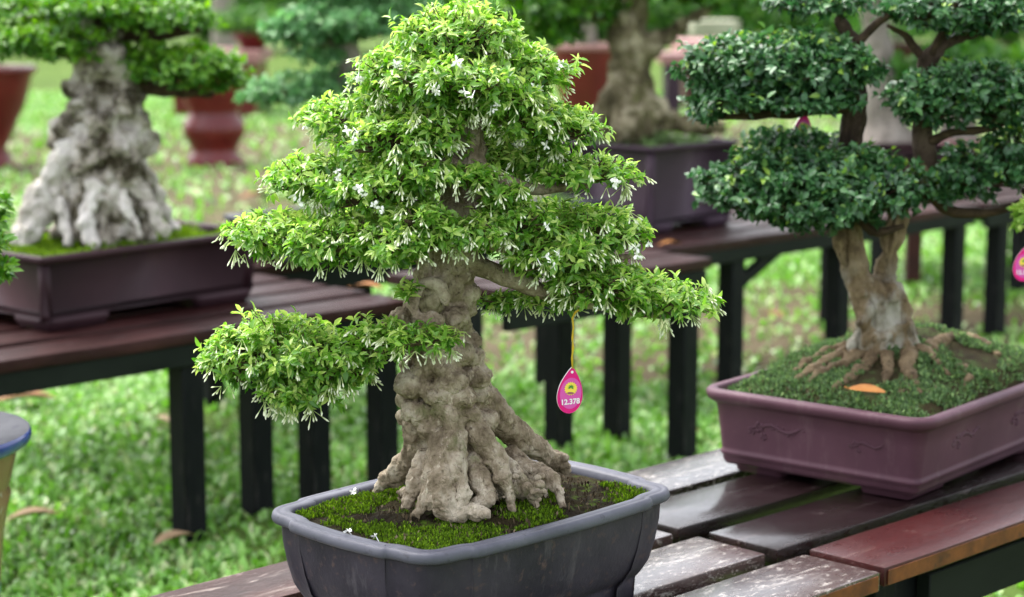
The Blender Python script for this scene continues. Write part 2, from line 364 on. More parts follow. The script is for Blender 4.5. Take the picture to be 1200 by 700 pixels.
def blades(y0, y1, dens, Lr, Wr, seed, half=.30, pad=.5):
    r = np.random.default_rng(seed)
    xm = y1 * half + pad
    n_ = int(dens * (y1 - y0) * 2 * xm)
    y = r.uniform(y0, y1, n_); x = r.uniform(-xm, xm, n_)
    k = np.abs(x) < y * half + pad; x, y = x[k], y[k]
    d = dirt(x, y); k = r.uniform(0, 1, len(x)) > d * .80 - .02; x, y = x[k], y[k]
    wn_ = np.array([noise.noise(Vector((p, q, 9.0))) for p, q in zip(x * 1.1, y * 1.1)]); k = r.uniform(0, 1, len(x)) > np.clip((wn_ - .12) * 2.2, 0, .85); x, y = x[k], y[k]
    n_ = len(x)
    az = r.uniform(0, 2 * np.pi, n_); lean = r.uniform(.55, 1.45, n_); L = r.uniform(*Lr, n_); Wd = r.uniform(*Wr, n_)
    d = np.stack([np.cos(az), np.sin(az)], 1); s = np.stack([-np.sin(az), np.cos(az)], 1)
    V = np.zeros((n_, 5, 3), np.float32)
    base = np.stack([x, y], 1)
    h1 = L * .6 * np.cos(lean * .6); r1 = L * .6 * np.sin(lean * .6)
    h2 = h1 + L * .4 * np.cos(lean * 1.25); r2 = r1 + L * .4 * np.sin(lean * 1.25)
    V[:, 0, :2] = base - s * (Wd * .35)[:, None]; V[:, 1, :2] = base + s * (Wd * .35)[:, None]
    V[:, 2, :2] = base + d * r1[:, None] + s * (Wd * .5)[:, None]; V[:, 3, :2] = base + d * r1[:, None] - s * (Wd * .5)[:, None]
    V[:, 4, :2] = base + d * r2[:, None]; V[:, 0, 2] = V[:, 1, 2] = -.01
    V[:, 2, 2] = V[:, 3, 2] = h1; V[:, 4, 2] = np.maximum(h2, .004)
    o = np.arange(n_) * 5
    return V.reshape(-1, 3), np.stack([o, o + 1, o + 2, o + 3], 1), np.stack([o + 3, o + 2, o + 4], 1), np.repeat(np.clip(r.normal(.55, .26, n_), 0, 1), 5)
parts = [blades(3.0, 6.5, 4200, (.016, .044), (.009, .018), 1), blades(6.5, 10.5, 1600, (.02, .050), (.014, .024), 2), blades(10.5, 22, 330, (.04, .08), (.025, .045), 3)]
Vs, Qs, Ts, Cs = [], [], [], []; off = 0
for v_, q_, t_, c_ in parts:
    Vs.append(v_); Qs.append(q_ + off); Ts.append(t_ + off); Cs.append(c_); off += len(v_)
link('grass', mesh_np('grass', np.concatenate(Vs), np.concatenate(Qs), np.concatenate(Ts), np.concatenate(Cs)), M['grass'], kind='stuff')

# ------------------------------------------------------------------ benches
def bench(name_label, u0, u1, planks, ztop, legs, group, mats, th=.028, aprons=(), brace=None, stagger=None, edge=None, leg_w=.06):
    """planks: list of (v0, v1); legs: list of (u, v) centres; aprons: list of (u0, u1, v, z0, z1)"""
    root = thing('bench', name_label, 'bench', UV((u0 + u1) / 2, planks[0][0], 0), A45, group)
    uc, vc = (u0 + u1) / 2, planks[0][0]
    rr = random.Random(int(u0 * 1000 + ztop * 77))
    for i, (v0, v1) in enumerate(planks):
        du0, du1 = stagger[i] if stagger else (rr.uniform(-.01, .01), rr.uniform(-.01, .01))
        L = (u1 + du1) - (u0 + du0)
        me = bevel_box_mesh('plank', L, v1 - v0, th, .0035, 2, .0022, max(4, int(L / .12)), seed=rr.randint(0, 99))
        o = link('plank', me, mats[i % len(mats)], root)
        o.location = ((u0 + du0 + u1 + du1) / 2 - uc, (v0 + v1) / 2 - vc, ztop - th + rr.uniform(-.0015, .0015))
        o.rotation_euler = (rr.uniform(-.008, .008), 0, rr.uniform(-.003, .003))
        if edge is not None and i == 0:      # bare sawn edge of the front board
            mb = MB(); mb.box((-L / 2 + .006, -.0012, .003), (L / 2 - .006, .0, th - .004))
            e = mb.build('sawn_edge', edge, o, smooth=False); e.location = (0, -(v1 - v0) / 2 - .0006, 0)
    lm = {}
    for (u, v) in legs:
        key = round(ztop - th, 3)
        if key not in lm: lm[key] = bevel_box_mesh('leg', leg_w, leg_w, ztop - th - .002 + .03, .003, 1)
        o = link('leg', lm[key], M['black_wood'], root); o.location = (u - uc, v - vc, -.03)
    for (a0, a1, v, z0, z1) in aprons:
        o = link('apron', bevel_box_mesh('apron', a1 - a0, .024, z1 - z0, .002, 1), M['apron'], root); o.location = ((a0 + a1) / 2 - uc, v - vc, z0)
    if brace:
        (ua, za), (ub, zb), v = brace
        d = Vector((ub - ua, 0, zb - za)); me = bevel_box_mesh('brace', d.length, .022, .04, .002, 1)
        o = link('brace', me, M['black_wood'], root); o.location = ((ua + ub) / 2 - uc, v - vc, (za + zb) / 2 - .02); o.rotation_euler = (0, -math.atan2(d.z, d.x), 0)
    for v in (planks[0][0] + .06, planks[-1][1] - .06) if False else (): pass
    # cross rails that carry the planks
    for u in (u0 + .10, u1 - .10):
        o = link('cross_rail', bevel_box_mesh('cross_rail', .05, planks[-1][1] - planks[0][0] - .10, .045, .002, 1), M['black_wood'], root)
        o.location = (u - uc, (planks[-1][1] + planks[0][0]) / 2 - vc, ztop - th - .048)
    return root
NP = [(1.553, 1.682), (1.716, 1.841), (1.880, 2.010), (2.046, 2.171)]
bench('foreground slatted bench carrying the flowering bonsai, its wet planks pale with wear and painted glare', .95, 2.222, NP, .5,
      [(1.10, 1.64), (2.12, 1.64), (1.10, 2.10), (2.12, 2.10)], 'slatted display benches',
      [M['plank_worn_glare'], M['plank_worn_glare'], M['plank_worn_glare'], M['plank_brown']], aprons=[(1.14, 2.08, 1.60, .39, .452), (1.14, 2.08, 2.135, .39, .452)],
      stagger=[(0, .040), (0, .0), (0, -.01), (0, .0)], edge=M['plank_edge'])
bench('dark red foreground bench carrying the purple pot with the dark green bonsai', 2.25, 4.05, NP, .502,
      [(2.42, 1.645), (3.9, 1.645), (2.405, 2.10), (3.9, 2.10)], 'slatted display benches',
      [M['plank_red'], M['plank_dark'], M['plank_dark'], M['plank_worn_glare']], aprons=[(2.44, 3.86, 1.60, .385, .452), (2.44, 3.86, 2.135, .39, .452)],
      stagger=[(.028, 0), (-.002, .01), (-.022, .0), (-.02, .01)], edge=M['plank_edge'])
def ux(x, v, z=.2):
    p = PV(x, v, z); return (p.x + p.y) * math.sqrt(.5)
def rows(v0, k, w=.125, g=.035): return [(v0 + i * (w + g), v0 + i * (w + g) + w) for i in range(k)]
MR = [M['plank_rear']] * 4
bench('rear bench at the left under the dark maroon pot with the white trunked bonsai', .7, 3.40, rows(3.755, 4), .5,
      [(ux(220, 3.80), 3.80), (ux(300, 3.86), 3.86), (ux(368, 3.82), 3.82), (ux(448, 3.81), 3.81), (1.0, 3.80), (1.0, 4.30), (3.12, 4.33)],
      'slatted display benches', MR, aprons=[(.75, 3.36, 3.772, .42, .470)])
bench('narrow rear bench behind the pink price tag, standing taller than its neighbours', 3.42, 4.215, [(3.46, 3.585), (3.60, 3.725), (3.74, 3.865)], .55,
      [(ux(546, 3.50), 3.50), (ux(800, 3.50), 3.50), (ux(655, 3.835), 3.835), (ux(714, 3.83), 3.80)],
      'slatted display benches', MR, aprons=[(3.45, 4.20, 3.474, .445, .52)])
bench('rear bench under the plum coloured pot, with a slanting brace beside its leg', 4.45, 6.22, rows(3.90, 4), .5,
      [(ux(856, 3.94), 3.94), (ux(981, 3.94), 3.94), (ux(1116, 3.94), 3.94), (4.6, 4.44), (6.1, 4.44)],
      'slatted display benches', MR, aprons=[(4.47, 6.2, 3.912, .43, .472)], brace=((ux(866, 3.94) , .355), (ux(912, 3.94), .445), 3.94))
bench('rear bench at far right, its first black leg beside the cut off pink tag', 6.26, 7.6, rows(3.90, 4), .5,
      [(ux(1167, 3.94), 3.94), (7.4, 3.94), (6.41, 4.44), (7.4, 4.44)], 'slatted display benches', MR, aprons=[(6.28, 7.58, 3.912, .41, .472)])
bench('second row bench behind, carrying the slate trays under the blue green bonsai', 2.7, 4.42, rows(4.47, 4), .5,
      [(ux(220, 4.52), 4.52), (4.30, 4.52), (3.7, 5.0), (4.30, 5.0)], 'slatted display benches', MR, aprons=[(2.75, 4.38, 4.487, .40, .472)])

# ------------------------------------------------------------------ pots
def chaikin(pts, n=2):
    for _ in range(n):
        q = []
        for i in range(len(pts)):
            a, b_ = pts[i], pts[(i + 1) % len(pts)]
            q += [(a[0] * .75 + b_[0] * .25, a[1] * .75 + b_[1] * .25), (a[0] * .25 + b_[0] * .75, a[1] * .25 + b_[1] * .75)]
        pts = q
    return pts
def outline_lobed(a, b, c, e):
    ch = .024; q = [(a, b - c), (a - e * .9, b - c + .006), (a - e, b - e - ch), (a - e - ch, b - e), (a - c + .006, b - e * .9), (a - c, b)]
    def dens(p, k=4):
        return p
    pts = []
    for sx, sy, rev in ((1, 1, False), (-1, 1, True), (-1, -1, False), (1, -1, True)):
        s = [(x * sx, y * sy) for x, y in q]
        pts += s[::-1] if rev else s
    # extra points along the straight sides keep them straight
    out = []
    for i in range(len(pts)):
        p0, p1 = pts[i], pts[(i + 1) % len(pts)]; out.append(p0)
        d = math.dist(p0, p1)
        if d > .08:
            for t in (.08, .3, .5, .7, .92):
                q_ = (p0[0] + (p1[0] - p0[0]) * t, p0[1] + (p1[1] - p0[1]) * t); k_ = .006 * math.sin(math.pi * t); nn_ = ((p1[1] - p0[1]) / d, -(p1[0] - p0[0]) / d)
                out.append((q_[0] + nn_[0] * k_, q_[1] + nn_[1] * k_))
    return chaikin(out, 3)
def outline_round(a, b, r, k=7):
    out = []
    for cx, cy, a0 in ((a - r, b - r, 0), (-a + r, b - r, 90), (-a + r, -b + r, 180), (a - r, -b + r, 270)):
        for i in range(k):
            t = math.radians(a0 + 90 * i / (k - 1)); out.append((cx + r * math.cos(t), cy + r * math.sin(t)))
    return out
def loft(mb, outl, prof, cap0=False, cap1=False):
    n_ = len(outl); nr = []
    for i in range(n_):
        a, b_ = outl[i - 1], outl[(i + 1) % n_]; t = (b_[0] - a[0], b_[1] - a[1]); L = math.hypot(*t) or 1; nr.append((t[1] / L, -t[0] / L))
    vs = [(p[0] - nn[0] * o, p[1] - nn[1] * o, z) for o, z in prof for p, nn in zip(outl, nr)]
    fs = [[i * n_ + k, i * n_ + (k + 1) % n_, (i + 1) * n_ + (k + 1) % n_, (i + 1) * n_ + k] for i in range(len(prof) - 1) for k in range(n_)]
    if cap0: fs.append(list(range(n_))[::-1])
    if cap1: fs.append([(len(prof) - 1) * n_ + k for k in range(n_)])
    mb.add(vs, fs)
def soil_mesh(name, outl, shrink, z, hfun, rings=22, sub=1):
    if sub > 1:
        o2 = []
        for i in range(len(outl)):
            a, b_ = outl[i], outl[(i + 1) % len(outl)]
            for t in range(sub): o2.append((a[0] + (b_[0] - a[0]) * t / sub, a[1] + (b_[1] - a[1]) * t / sub))
        outl = o2
    mb = MB(); n_ = len(outl); vs = [(0, 0, z + hfun(0, 0))]
    for i in range(1, rings + 1):
        r = i / rings
        for x, y in outl:
            px, py = x * shrink * r, y * shrink * r; vs.append((px, py, z + hfun(px, py) * min(1, (1 - r) * 6 + .15)))
    fs = [[0, 1 + k, 1 + (k + 1) % n_] for k in range(n_)]
    for i in range(rings - 1):
        for k in range(n_):
            k2 = (k + 1) % n_; fs.append([1 + i * n_ + k, 1 + (i + 1) * n_ + k, 1 + (i + 1) * n_ + k2, 1 + i * n_ + k2])
    mb.add(vs, fs); return mb
def to_local(root, p):
    c, s = math.cos(-root.rotation_euler.z), math.sin(-root.rotation_euler.z); d = Vector(p) - root.location
    return Vector((d.x * c - d.y * s, d.x * s + d.y * c, d.z))
def tufts(name, root, pts, Lr, Wr, mat, seed, k=5, tone=(.5, .22)):
    """little moss blades / ground-cover leaves standing on the given local points"""
    r = np.random.default_rng(seed); P = np.repeat(np.array(pts, np.float32), k, axis=0); n_ = len(P)
    P[:, :2] += r.normal(0, Lr[1] * .45, (n_, 2))
    azm = r.uniform(0, 2 * np.pi, n_); ln = r.uniform(.1, 1.1, n_); L = r.uniform(*Lr, n_); Wd = r.uniform(*Wr, n_)
    d = np.stack([np.cos(azm) * np.sin(ln), np.sin(azm) * np.sin(ln), np.cos(ln)], 1); s = np.stack([-np.sin(azm), np.cos(azm), 0 * azm], 1)
    V = np.zeros((n_, 4, 3), np.float32)
    V[:, 0] = P - [0, 0, .002]; V[:, 1] = P + d * (L * .55)[:, None] - s * (Wd * .5)[:, None]; V[:, 2] = P + d * L[:, None]; V[:, 3] = P + d * (L * .55)[:, None] + s * (Wd * .5)[:, None]
    o = np.arange(n_) * 4; c_ = np.repeat(np.clip(r.normal(tone[0], tone[1], n_), 0, 1), 4)
    return link(name, mesh_np(name, V.reshape(-1, 3), np.stack([o, o + 1, o + 2, o + 3], 1), None, c_), mat, root, 'stuff')

# -- the big grey-blue pot in front
POT = thing('bonsai_pot', 'blue grey clay pot with notched corners under the white flowering bonsai', 'pot', (-.047, 2.511, .504), math.radians(45.5))
OL = outline_lobed(.234, .162, .078, .009)
mb = MB(); loft(mb, OL, [(.050, .0), (.046, .001), (.044, .026), (.0435, .031), (.040, .034), (.034, .042), (.026, .055), (.0185, .08), (.013, .11), (.0115, .136)], cap0=True)
mb.build('body', M['grey_clay'], POT)
mb = MB(); loft(mb, OL, [(.014, .1350), (.004, .1342), (.0008, .1362), (-.0005, .140), (.0006, .1450), (.0022, .1475), (.005, .1486), (.008, .1484), (.010, .1474), (.012, .1484), (.021, .148), (.0245, .1455), (.026, .139), (.028, .118)])
mb.build('rim', M['grey_rim'], POT)
def h_main(x, y):
    q = Vector((x * 14, y * 14, 1.3))
    return .024 * math.exp(-(x * x / .014 + y * y / .007)) + noise.noise(q) * .007 + noise.noise(q * 4) * .004 + noise.noise(q * 11) * .0015
SO = soil_mesh('soil', OL, .87, .1395, h_main, 40, 2).build('soil', M['soil_moss'], POT)
rr = random.Random(3); pts = []
for _ in range(14000):
    x, y = rr.uniform(-.192, .192), rr.uniform(-.128, .128)
    if noise.noise(Vector((x * 13, y * 13, 5))) + .35 * noise.noise(Vector((x * 40, y * 40, 2))) + .3 * noise.noise(Vector((x * 95, y * 95, 4))) > -.14 + .36 * min(1, max(0, (x + .02) / .09)): pts.append((x, y, .1395 + h_main(x, y)))
tufts('moss', POT, pts, (.0012, .0062), (.0009, .0028), M['moss'], 4, 5, (.38, .3))

pts = [(rr.uniform(-.19, .19), rr.uniform(-.125, .125)) for _ in range(700)]
tufts('litter', POT, [(x, y, .140 + h_main(x, y)) for x, y in pts], (.002, .009), (.001, .004), M['litter'], 14, 2, (.5, .25))
# -- the purple pot at the right
RP = thing('bonsai_pot', 'purple brown rectangular pot with raised floral sprays under the dark green bonsai', 'pot', (.648, 3.365, .502), math.radians(51.3))
OR = outline_round(.30, .207, .042)
mb = MB(); loft(mb, OR, [(.040, .012), (.034, .014), (.0295, .021), (.0285, .029), (.0255, .031), (.0255, .036), (.0275, .038), (.0268, .043), (.0215, .09), (.0175, .112), (.013, .118)], cap0=True)
mb.build('body', M['purple_clay'], RP)
mb = MB(); loft(mb, OR, [(.013, .117), (.009, .119), (.004, .122), (.001, .127), (0, .132), (.001, .136), (.004, .139), (.010, .140), (.016, .1395), (.0185, .1365), (.020, .125), (.022, .09)])
mb.build('rim', M['purple_clay'], RP)
for sx in (-1, 1):
    for sy in (-1, 1):
        mb = MB(); o2 = outline_round(.062, .045, .012, 4)
        loft(mb, o2, [(.006, 0), (.002, .002), (-.002, .014), (-.006, .0165)], True, True)
        f = mb.build('foot', M['purple_clay'], RP); f.location = (sx * .195, sy * .115, 0)
def h_right(x, y):
    q = Vector((x * 12, y * 12, 7.7))
    return .080 * math.exp(-((x - .04) ** 2 / .050 + (y - .01) ** 2 / .030)) + .010 + noise.noise(q) * .010 + noise.noise(q * 3.5) * .004
soil_mesh('soil', OR, .90, .122, h_right, 34, 3).build('soil', M['soil_mound'], RP)
pts = []
for _ in range(9000):
    x, y = rr.uniform(-.26, .26), rr.uniform(-.175, .175)
    e = max(abs(x) / .26, abs(y) / .175)
    if noise.noise(Vector((x * 12, y * 12, 9))) > .16 - .60 * e: pts.append((x, y, .122 + h_right(x, y) * min(1, (1 - e * .95) * 6 + .15)))
tufts('ground_cover', RP, pts, (.003, .009), (.0025, .0055), M['cover'], 8, 4, (.42, .24))
tufts('litter', RP, [(x, y, z) for x, y, z in pts[::9]], (.003, .010), (.0015, .004), M['litter'], 15, 2, (.5, .25))
# raised floral sprays on two faces
def spray(face, u, w, sc, flip):
    mb = MB(); r3 = random.Random(int(u * 1000) + face)
    def P(du, dw):
        t = .0215 + (.09 - w - dw) * .10
        if face == 0: return Vector((-.30 + t - .0003, u + du, w + dw))
        return Vector((u + du, -.207 + t - .0003, w + dw))
    def petal(c, r):
        bm = bmesh.new(); bmesh.ops.create_icosphere(bm, subdivisions=1, radius=1)
        nrm = Vector((1, 0, 0)) if face == 0 else Vector((0, 1, 0))
        vs = []
        for v in bm.verts:
            d = v.co * r; vs.append(c + d - nrm * d.dot(nrm) * .35)
        mb.add(vs, [[v.index for v in f.verts] for f in bm.faces]); bm.free()
    for (fu, fw, fs) in ((0, 0, 1), (.011 * flip * -1, -.006, .8), (.006 * flip, -.012, .75), (.020 * flip, .003, .6)):
        for k in range(5):
            a = k * 1.2566 + fu * 50; petal(P((fu + math.cos(a) * .0048 * fs) * sc, (fw + math.sin(a) * .0048 * fs) * sc), .0030 * sc * fs)
        petal(P(fu * sc, fw * sc), .0024 * sc * fs)
    pth = [P(flip * (.004 + i * .0075) * sc, (math.sin(i * .9) * .0045 + i * .0004) * sc) for i in range(9)]
    mb.tube(pth, [.0019 * sc] * 8 + [.0007], 5)
    for i in range(2, 9):
        for q in (1, -1):
            if (i + q) % 3: petal(pth[i] + (P(flip * .0015, .0032 * q) - P(0, 0)) * sc, .0019 * sc)
    return mb.build('floral_relief', M['purple_clay'], RP)
spray(0, .10, .085, 1.25, -1); spray(0, -.075, .083, .8, -1); spray(1, -.15, .085, 1.1, 1); spray(1, .06, .085, 1.1, 1)

def box_pot(label, loc, rz, a, b, h, mat, moss_mat=None, rimmat=None, r=.012, name='bonsai_pot', taper=.03, foot=True, moss_n=1500, mossL=(.006, .016), moundh=.02, soilmat=None, ribs=True):
    root = thing(name, label, 'pot', loc, rz)
    o = outline_round(a, b, r, 4); f0 = .024 if foot else 0
    mb = MB(); loft(mb, o, [(taper + .012, f0), (taper, f0 + .004), (taper - .004, f0 + .018), (taper, f0 + .022), (.014, h - .024), (.012, h - .016)], True); mb.build('body', mat, root)
    mb = MB(); loft(mb, o, [(.013, h - .017), (.001, h - .016), (0, h - .003), (.003, h), (.018, h), (.021, h - .004), (.023, h - .05)]); mb.build('rim', rimmat or mat, root)
    if ribs:
        for sx in (-1, 1):
            for sy in (-1, 1):
                mb = MB(); mb.tube([(sx * (a - taper - .006), sy * (b - taper - .006), f0 + .01), (sx * (a - .022), sy * (b - .022), h - .02)], .014, 8); mb.build('corner_post', mat, root)
    if foot:
        for sx in (-1, 1):
            for sy in (-1, 1):
                mb = MB(); loft(mb, outline_round(a * .24, b * .28, .008, 3), [(.003, 0), (0, .008), (-.008, .018), (-.008, f0 + .006)], True, True)
                q = mb.build('foot', mat, root); q.location = (sx * a * .66, sy * b * .62, 0)
    def hf(x, y): return moundh * math.exp(-(x * x / (a * a * .3) + y * y / (b * b * .4))) + noise.noise(Vector((x * 15, y * 15, a))) * .008
    soil_mesh('soil', o, .92, h - .022, hf, 14, 2).build('soil', soilmat or M['soil_moss'], root)
    if moss_mat:
        r4 = random.Random(int(a * 999)); pts = []
        for _ in range(moss_n):
            x, y = r4.uniform(-a + .03, a - .03), r4.uniform(-b + .03, b - .03); pts.append((x, y, h - .022 + hf(x, y) + max(0, noise.noise(Vector((x * 18, y * 18, 3)))) * .040))
        tufts('moss', root, pts, mossL, (.003, .006), moss_mat, int(a * 777), 8, (.6, .2))
    return root
# dark maroon pot, left rear
box_pot('dark maroon rectangular pot with bright moss under the white trunked bonsai', UV(2.775, 4.19, .5), math.radians(49.5), .335, .22, .176, M['maroon_clay'], M['moss'])
# plum pot, middle rear
MPc = UV(4.945, 4.36, .5)
box_pot('plum coloured square pot holding the tall olive trunked bonsai in the middle distance', MPc, A45, .215, .235, .275, M['plum_clay'], M['cover'], moundh=.05, soilmat=M['soil_mound'], moss_n=500)
# slate trays on the second row
T1 = PZ(408, 254, .6); T1.z = .5
box_pot('slate grey low tray on the second row bench, left of the flowering bonsai', T1, A45, .33, .17, .12, M['slate_clay'], M['moss'], moss_n=500, ribs=False, taper=.02)
T2 = UV(4.60, 4.40, .5)
box_pot('slate grey low tray seen through the gap right of the flowering bonsai trunk', T2, A45, .125, .10, .10, M['slate_clay'], M['cover'], moss_n=150, ribs=False, taper=.02, soilmat=M['soil_mound'])

# ------------------------------------------------------------------ trees: organic trunks and foliage
def organic(name, chains, root, mat, voxel=.003, blobs=(), noises=((20, .004), (60, .0015)), smooth=4, ridged=0.0):
    """chains: lists of (point, radius) swept as overlapping balls, fused by a voxel remesh, then roughened"""
    bm = bmesh.new(); ico = bmesh.new(); bmesh.ops.create_icosphere(ico, subdivisions=2, radius=1)
    iv = [v.co.copy() for v in ico.verts]; fi = [[v.index for v in f.verts] for f in ico.faces]; ico.free()
    V, F = [], []
    def ball(c, r, sq=(1, 1, 1)):
        n0 = len(V)
        for q in iv: V.append((c.x + q.x * r * sq[0], c.y + q.y * r * sq[1], c.z + q.z * r * sq[2]))
        for f in fi: F.append([i + n0 for i in f])
    for ch in chains:
        ch = [(Vector(p), r) for p, r in ch]
        for (p0, r0), (p1, r1) in zip(ch[:-1], ch[1:]):
            k = max(2, int((p1 - p0).length / (.32 * max(min(r0, r1), .003))))
            for i in range(k + 1): ball(p0.lerp(p1, i / k), r0 + (r1 - r0) * i / k)
    for b_ in blobs: ball(Vector(b_[0]), b_[1], b_[2] if len(b_) > 2 else (1, 1, 1))
    bm.free()
    me = bpy.data.meshes.new(name); me.from_pydata(V, [], F); me.update()
    tmp = bpy.data.objects.new('tmp', me); COL.objects.link(tmp)
    rm = tmp.modifiers.new('r', 'REMESH'); rm.mode = 'VOXEL'; rm.voxel_size = voxel
    sm = tmp.modifiers.new('s', 'SMOOTH'); sm.factor = .5; sm.iterations = smooth
    dg = bpy.context.evaluated_depsgraph_get(); dg.update()
    out = bpy.data.meshes.new_from_object(tmp.evaluated_get(dg)); bpy.data.objects.remove(tmp); bpy.data.meshes.remove(me)
    out.name = name; off_ = root_loc(root)
    nn = [v.normal.copy() for v in out.vertices]
    for v, nv in zip(out.vertices, nn):
        d = 0
        for s_, a_ in noises: d += noise.noise(v.co * s_) * a_
        if ridged: d -= ridged * max(0, 1 - abs(noise.noise(Vector((v.co.x * 30, v.co.y * 30, v.co.z * 7)))) * 5)
        v.co = v.co + nv * d - off_
    for p in out.polygons: p.use_smooth = True
    out.update()
    return link(name, out, mat, root)

LT = np.array([[0, 0, 0], [.34, -.5, .10], [.38, 0, .0], [.34, .5, .10], [.70, -.37, .05], [.72, 0, -.05], [.70, .37, .05], [1, 0, -.16]], np.float32)
LTQ = np.array([[1, 2, 5, 4], [2, 3, 6, 5]]); LTT = np.array([[0, 2, 1], [0, 3, 2], [4, 5, 7], [5, 6, 7]])
def leaf_mesh(P, D, N, L, Wd, tint):
    """many leaves: base P, axis D, face normal N (arrays)"""
    Sd = np.cross(N, D)
    V = P[:, None, :] + LT[None, :, 0:1] * (L[:, None, None] * D[:, None, :]) + LT[None, :, 1:2] * (Wd[:, None, None] * Sd[:, None, :]) + LT[None, :, 2:3] * (L[:, None, None] * N[:, None, :])
    n_ = len(P); o = (np.arange(n_) * 8)[:, None, None]
    return mesh_np('foliage', V.reshape(-1, 3), (LTQ[None] + o).reshape(-1, 4), (LTT[None] + o).reshape(-1, 3), np.repeat(tint, 8))
def nrm(a): return a / np.maximum(np.linalg.norm(a, axis=1, keepdims=True), 1e-9)
class Pad:
    def __init__(s, px, py, rx, ry, Y, rd=None, n=None):
        s.c = PY(px, py, Y); k = Y / FPX * 1.01
        s.r = np.array([rx * k, (rd if rd else rx * .85) * k, ry * k]); s.n = n
def pad_points(pad, n_, r, lump=.22, low=-.25, keep_low=.22, shell=.38, gap=-.5):
    d = nrm(r.normal(0, 1, (n_ * 3, 3)))
    k = (d[:, 2] > low) | (r.uniform(0, 1, len(d)) < keep_low); d = d[k][:n_]
    c = Vector(pad.c)
    nz_ = np.array([noise.noise(Vector(q) * 2.3 + c * 31) + .5 * noise.noise(Vector(q) * 6 + c * 17) for q in d])
    k = nz_ > gap; d, nz_ = d[k], nz_[k]
    f = (1 - shell * r.uniform(0, 1, len(d)) ** 2.2) * (1 + lump * nz_)
    f = f * np.where(r.uniform(0, 1, len(d)) < .16, 1 + .15 * np.clip(np.abs(r.normal(0, 1, len(d))), 0, 1.3), 1)
    f = f * np.where(d[:, 2] < 0, 1 - .35 * np.abs(d[:, 2]), 1)
    p = np.array(c) + d * pad.r * f[:, None]
    nn = nrm(d / pad.r)
    return p, nn, d, f
def foliage(root, pads, mat, twig_mat, Lr, ratio, kleaf, dens, seed, up=.35, droop=.35, n_obj=0, obj_meshes=None, twig_r=.0009, tone=(.5, .2), lump=.22, trunk_pts=None, trunk_twig=True, shell=.38, youth=.25, low=-.25, gap=-.5):
    """every pad becomes one foliage part; the n_obj leaves nearest the viewer's side become leaf objects of their own"""
    r = np.random.default_rng(seed); off_ = np.array(root_loc(root)); allp = []
    data = []; tw = []
    for pad in pads:
        area = (pad.r[0] * pad.r[1] + pad.r[0] * pad.r[2] + pad.r[1] * pad.r[2]) * 4
        n_ = pad.n or max(12, int(area * dens))
        p, nn, d, f = pad_points(pad, n_, r, lump, shell=shell, low=low, gap=gap)
        ax = nrm(nn * .75 + np.array([0, 0, up]) + r.normal(0, .28, p.shape)); n_ = len(p)
        for q in range(n_):
            if r.uniform() < .55: tw.append((pad, p[q], ax[q]))
        kk = kleaf
        P = np.repeat(p, kk, axis=0); AX = np.repeat(ax, kk, axis=0); F_ = np.repeat(f, kk); DZ = np.repeat(d[:, 2], kk)
        e = nrm(np.cross(AX, r.normal(0, 1, AX.shape)))
        ph = r.uniform(.45, 1.45, len(P))
        D = nrm(AX * np.cos(ph)[:, None] + e * np.sin(ph)[:, None] - np.array([0, 0, droop]) * r.uniform(0, 1, len(P))[:, None])
        Np = AX + r.normal(0, .25, AX.shape) + np.array([0, 0, .25]); Np = nrm(Np - D * (Np * D).sum(1)[:, None])
        L = r.uniform(*Lr, len(P)); P = P - AX * (r.uniform(-.1, 1.0, len(P)) * L * .9)[:, None]
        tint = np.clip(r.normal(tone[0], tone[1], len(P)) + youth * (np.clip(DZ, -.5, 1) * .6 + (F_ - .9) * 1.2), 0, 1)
        data.append((P, D, Np, L, L * ratio * r.uniform(.85, 1.15, len(P)), tint))
    if n_obj:      # leaves to lift out as single objects: the outermost towards the viewer's side, spread over the pads
        sc = np.concatenate([x[0][:, 1] + r.uniform(0, .05, len(x[0])) for x in data]); thr = np.partition(sc, n_obj)[n_obj]
        sels = []; o_ = 0
        for x in data: sels.append(sc[o_:o_ + len(x[0])] < thr); o_ += len(x[0])
    for i, (pad, x) in enumerate(zip(pads, data)):
        sel = sels[i] if n_obj else np.zeros(len(x[0]), bool); k = ~sel
        me = leaf_mesh(x[0][k] - off_, x[1][k], x[2][k], x[3][k], x[4][k], x[5][k]); fo = link('foliage_pad', me, mat, root, 'stuff')
        for j in np.nonzero(sel)[0]:
            o = bpy.data.objects.new('leaf', obj_meshes[min(len(obj_meshes) - 1, int(x[5][j] * len(obj_meshes)))]); COL.objects.link(o); o.parent = fo
            D, N, L = x[1][j], x[2][j], x[3][j]; Sd = np.cross(N, D); Mx = Matrix.Identity(4)
            for a_ in range(3):
                Mx[a_][0] = D[a_] * L; Mx[a_][1] = Sd[a_] * x[4][j]; Mx[a_][2] = N[a_] * L; Mx[a_][3] = x[0][j][a_] - off_[a_]
            o.matrix_local = Mx
    # twigs: thin three-sided stems from inside the pad to the sprigs
    V, Q = [], []
    for pad, p, a in tw:
        q = np.array(pad.c) + (p - np.array(pad.c)) * np.array([.35, .35, .2]) - np.array([0, 0, pad.r[2] * .25]); mid = (p + q) / 2 + r.normal(0, .004, 3)
        n0 = len(V) * 1
        t = nrm((p - q)[None])[0]; s_ = np.cross(t, [0.3, .2, .9]); s_ /= np.linalg.norm(s_) + 1e-9; u_ = np.cross(s_, t)
        for c_, rad in ((q, twig_r * 1.9), (mid, twig_r * 1.3), (p, twig_r * .7)):
            for k in range(3): V.append(c_ + (s_ * math.cos(k * 2.094) + u_ * math.sin(k * 2.094)) * rad)
        for i in (0, 1):
            for k in range(3): Q.append([n0 + i * 3 + k, n0 + i * 3 + (k + 1) % 3, n0 + i * 3 + 3 + (k + 1) % 3, n0 + i * 3 + 3 + k])
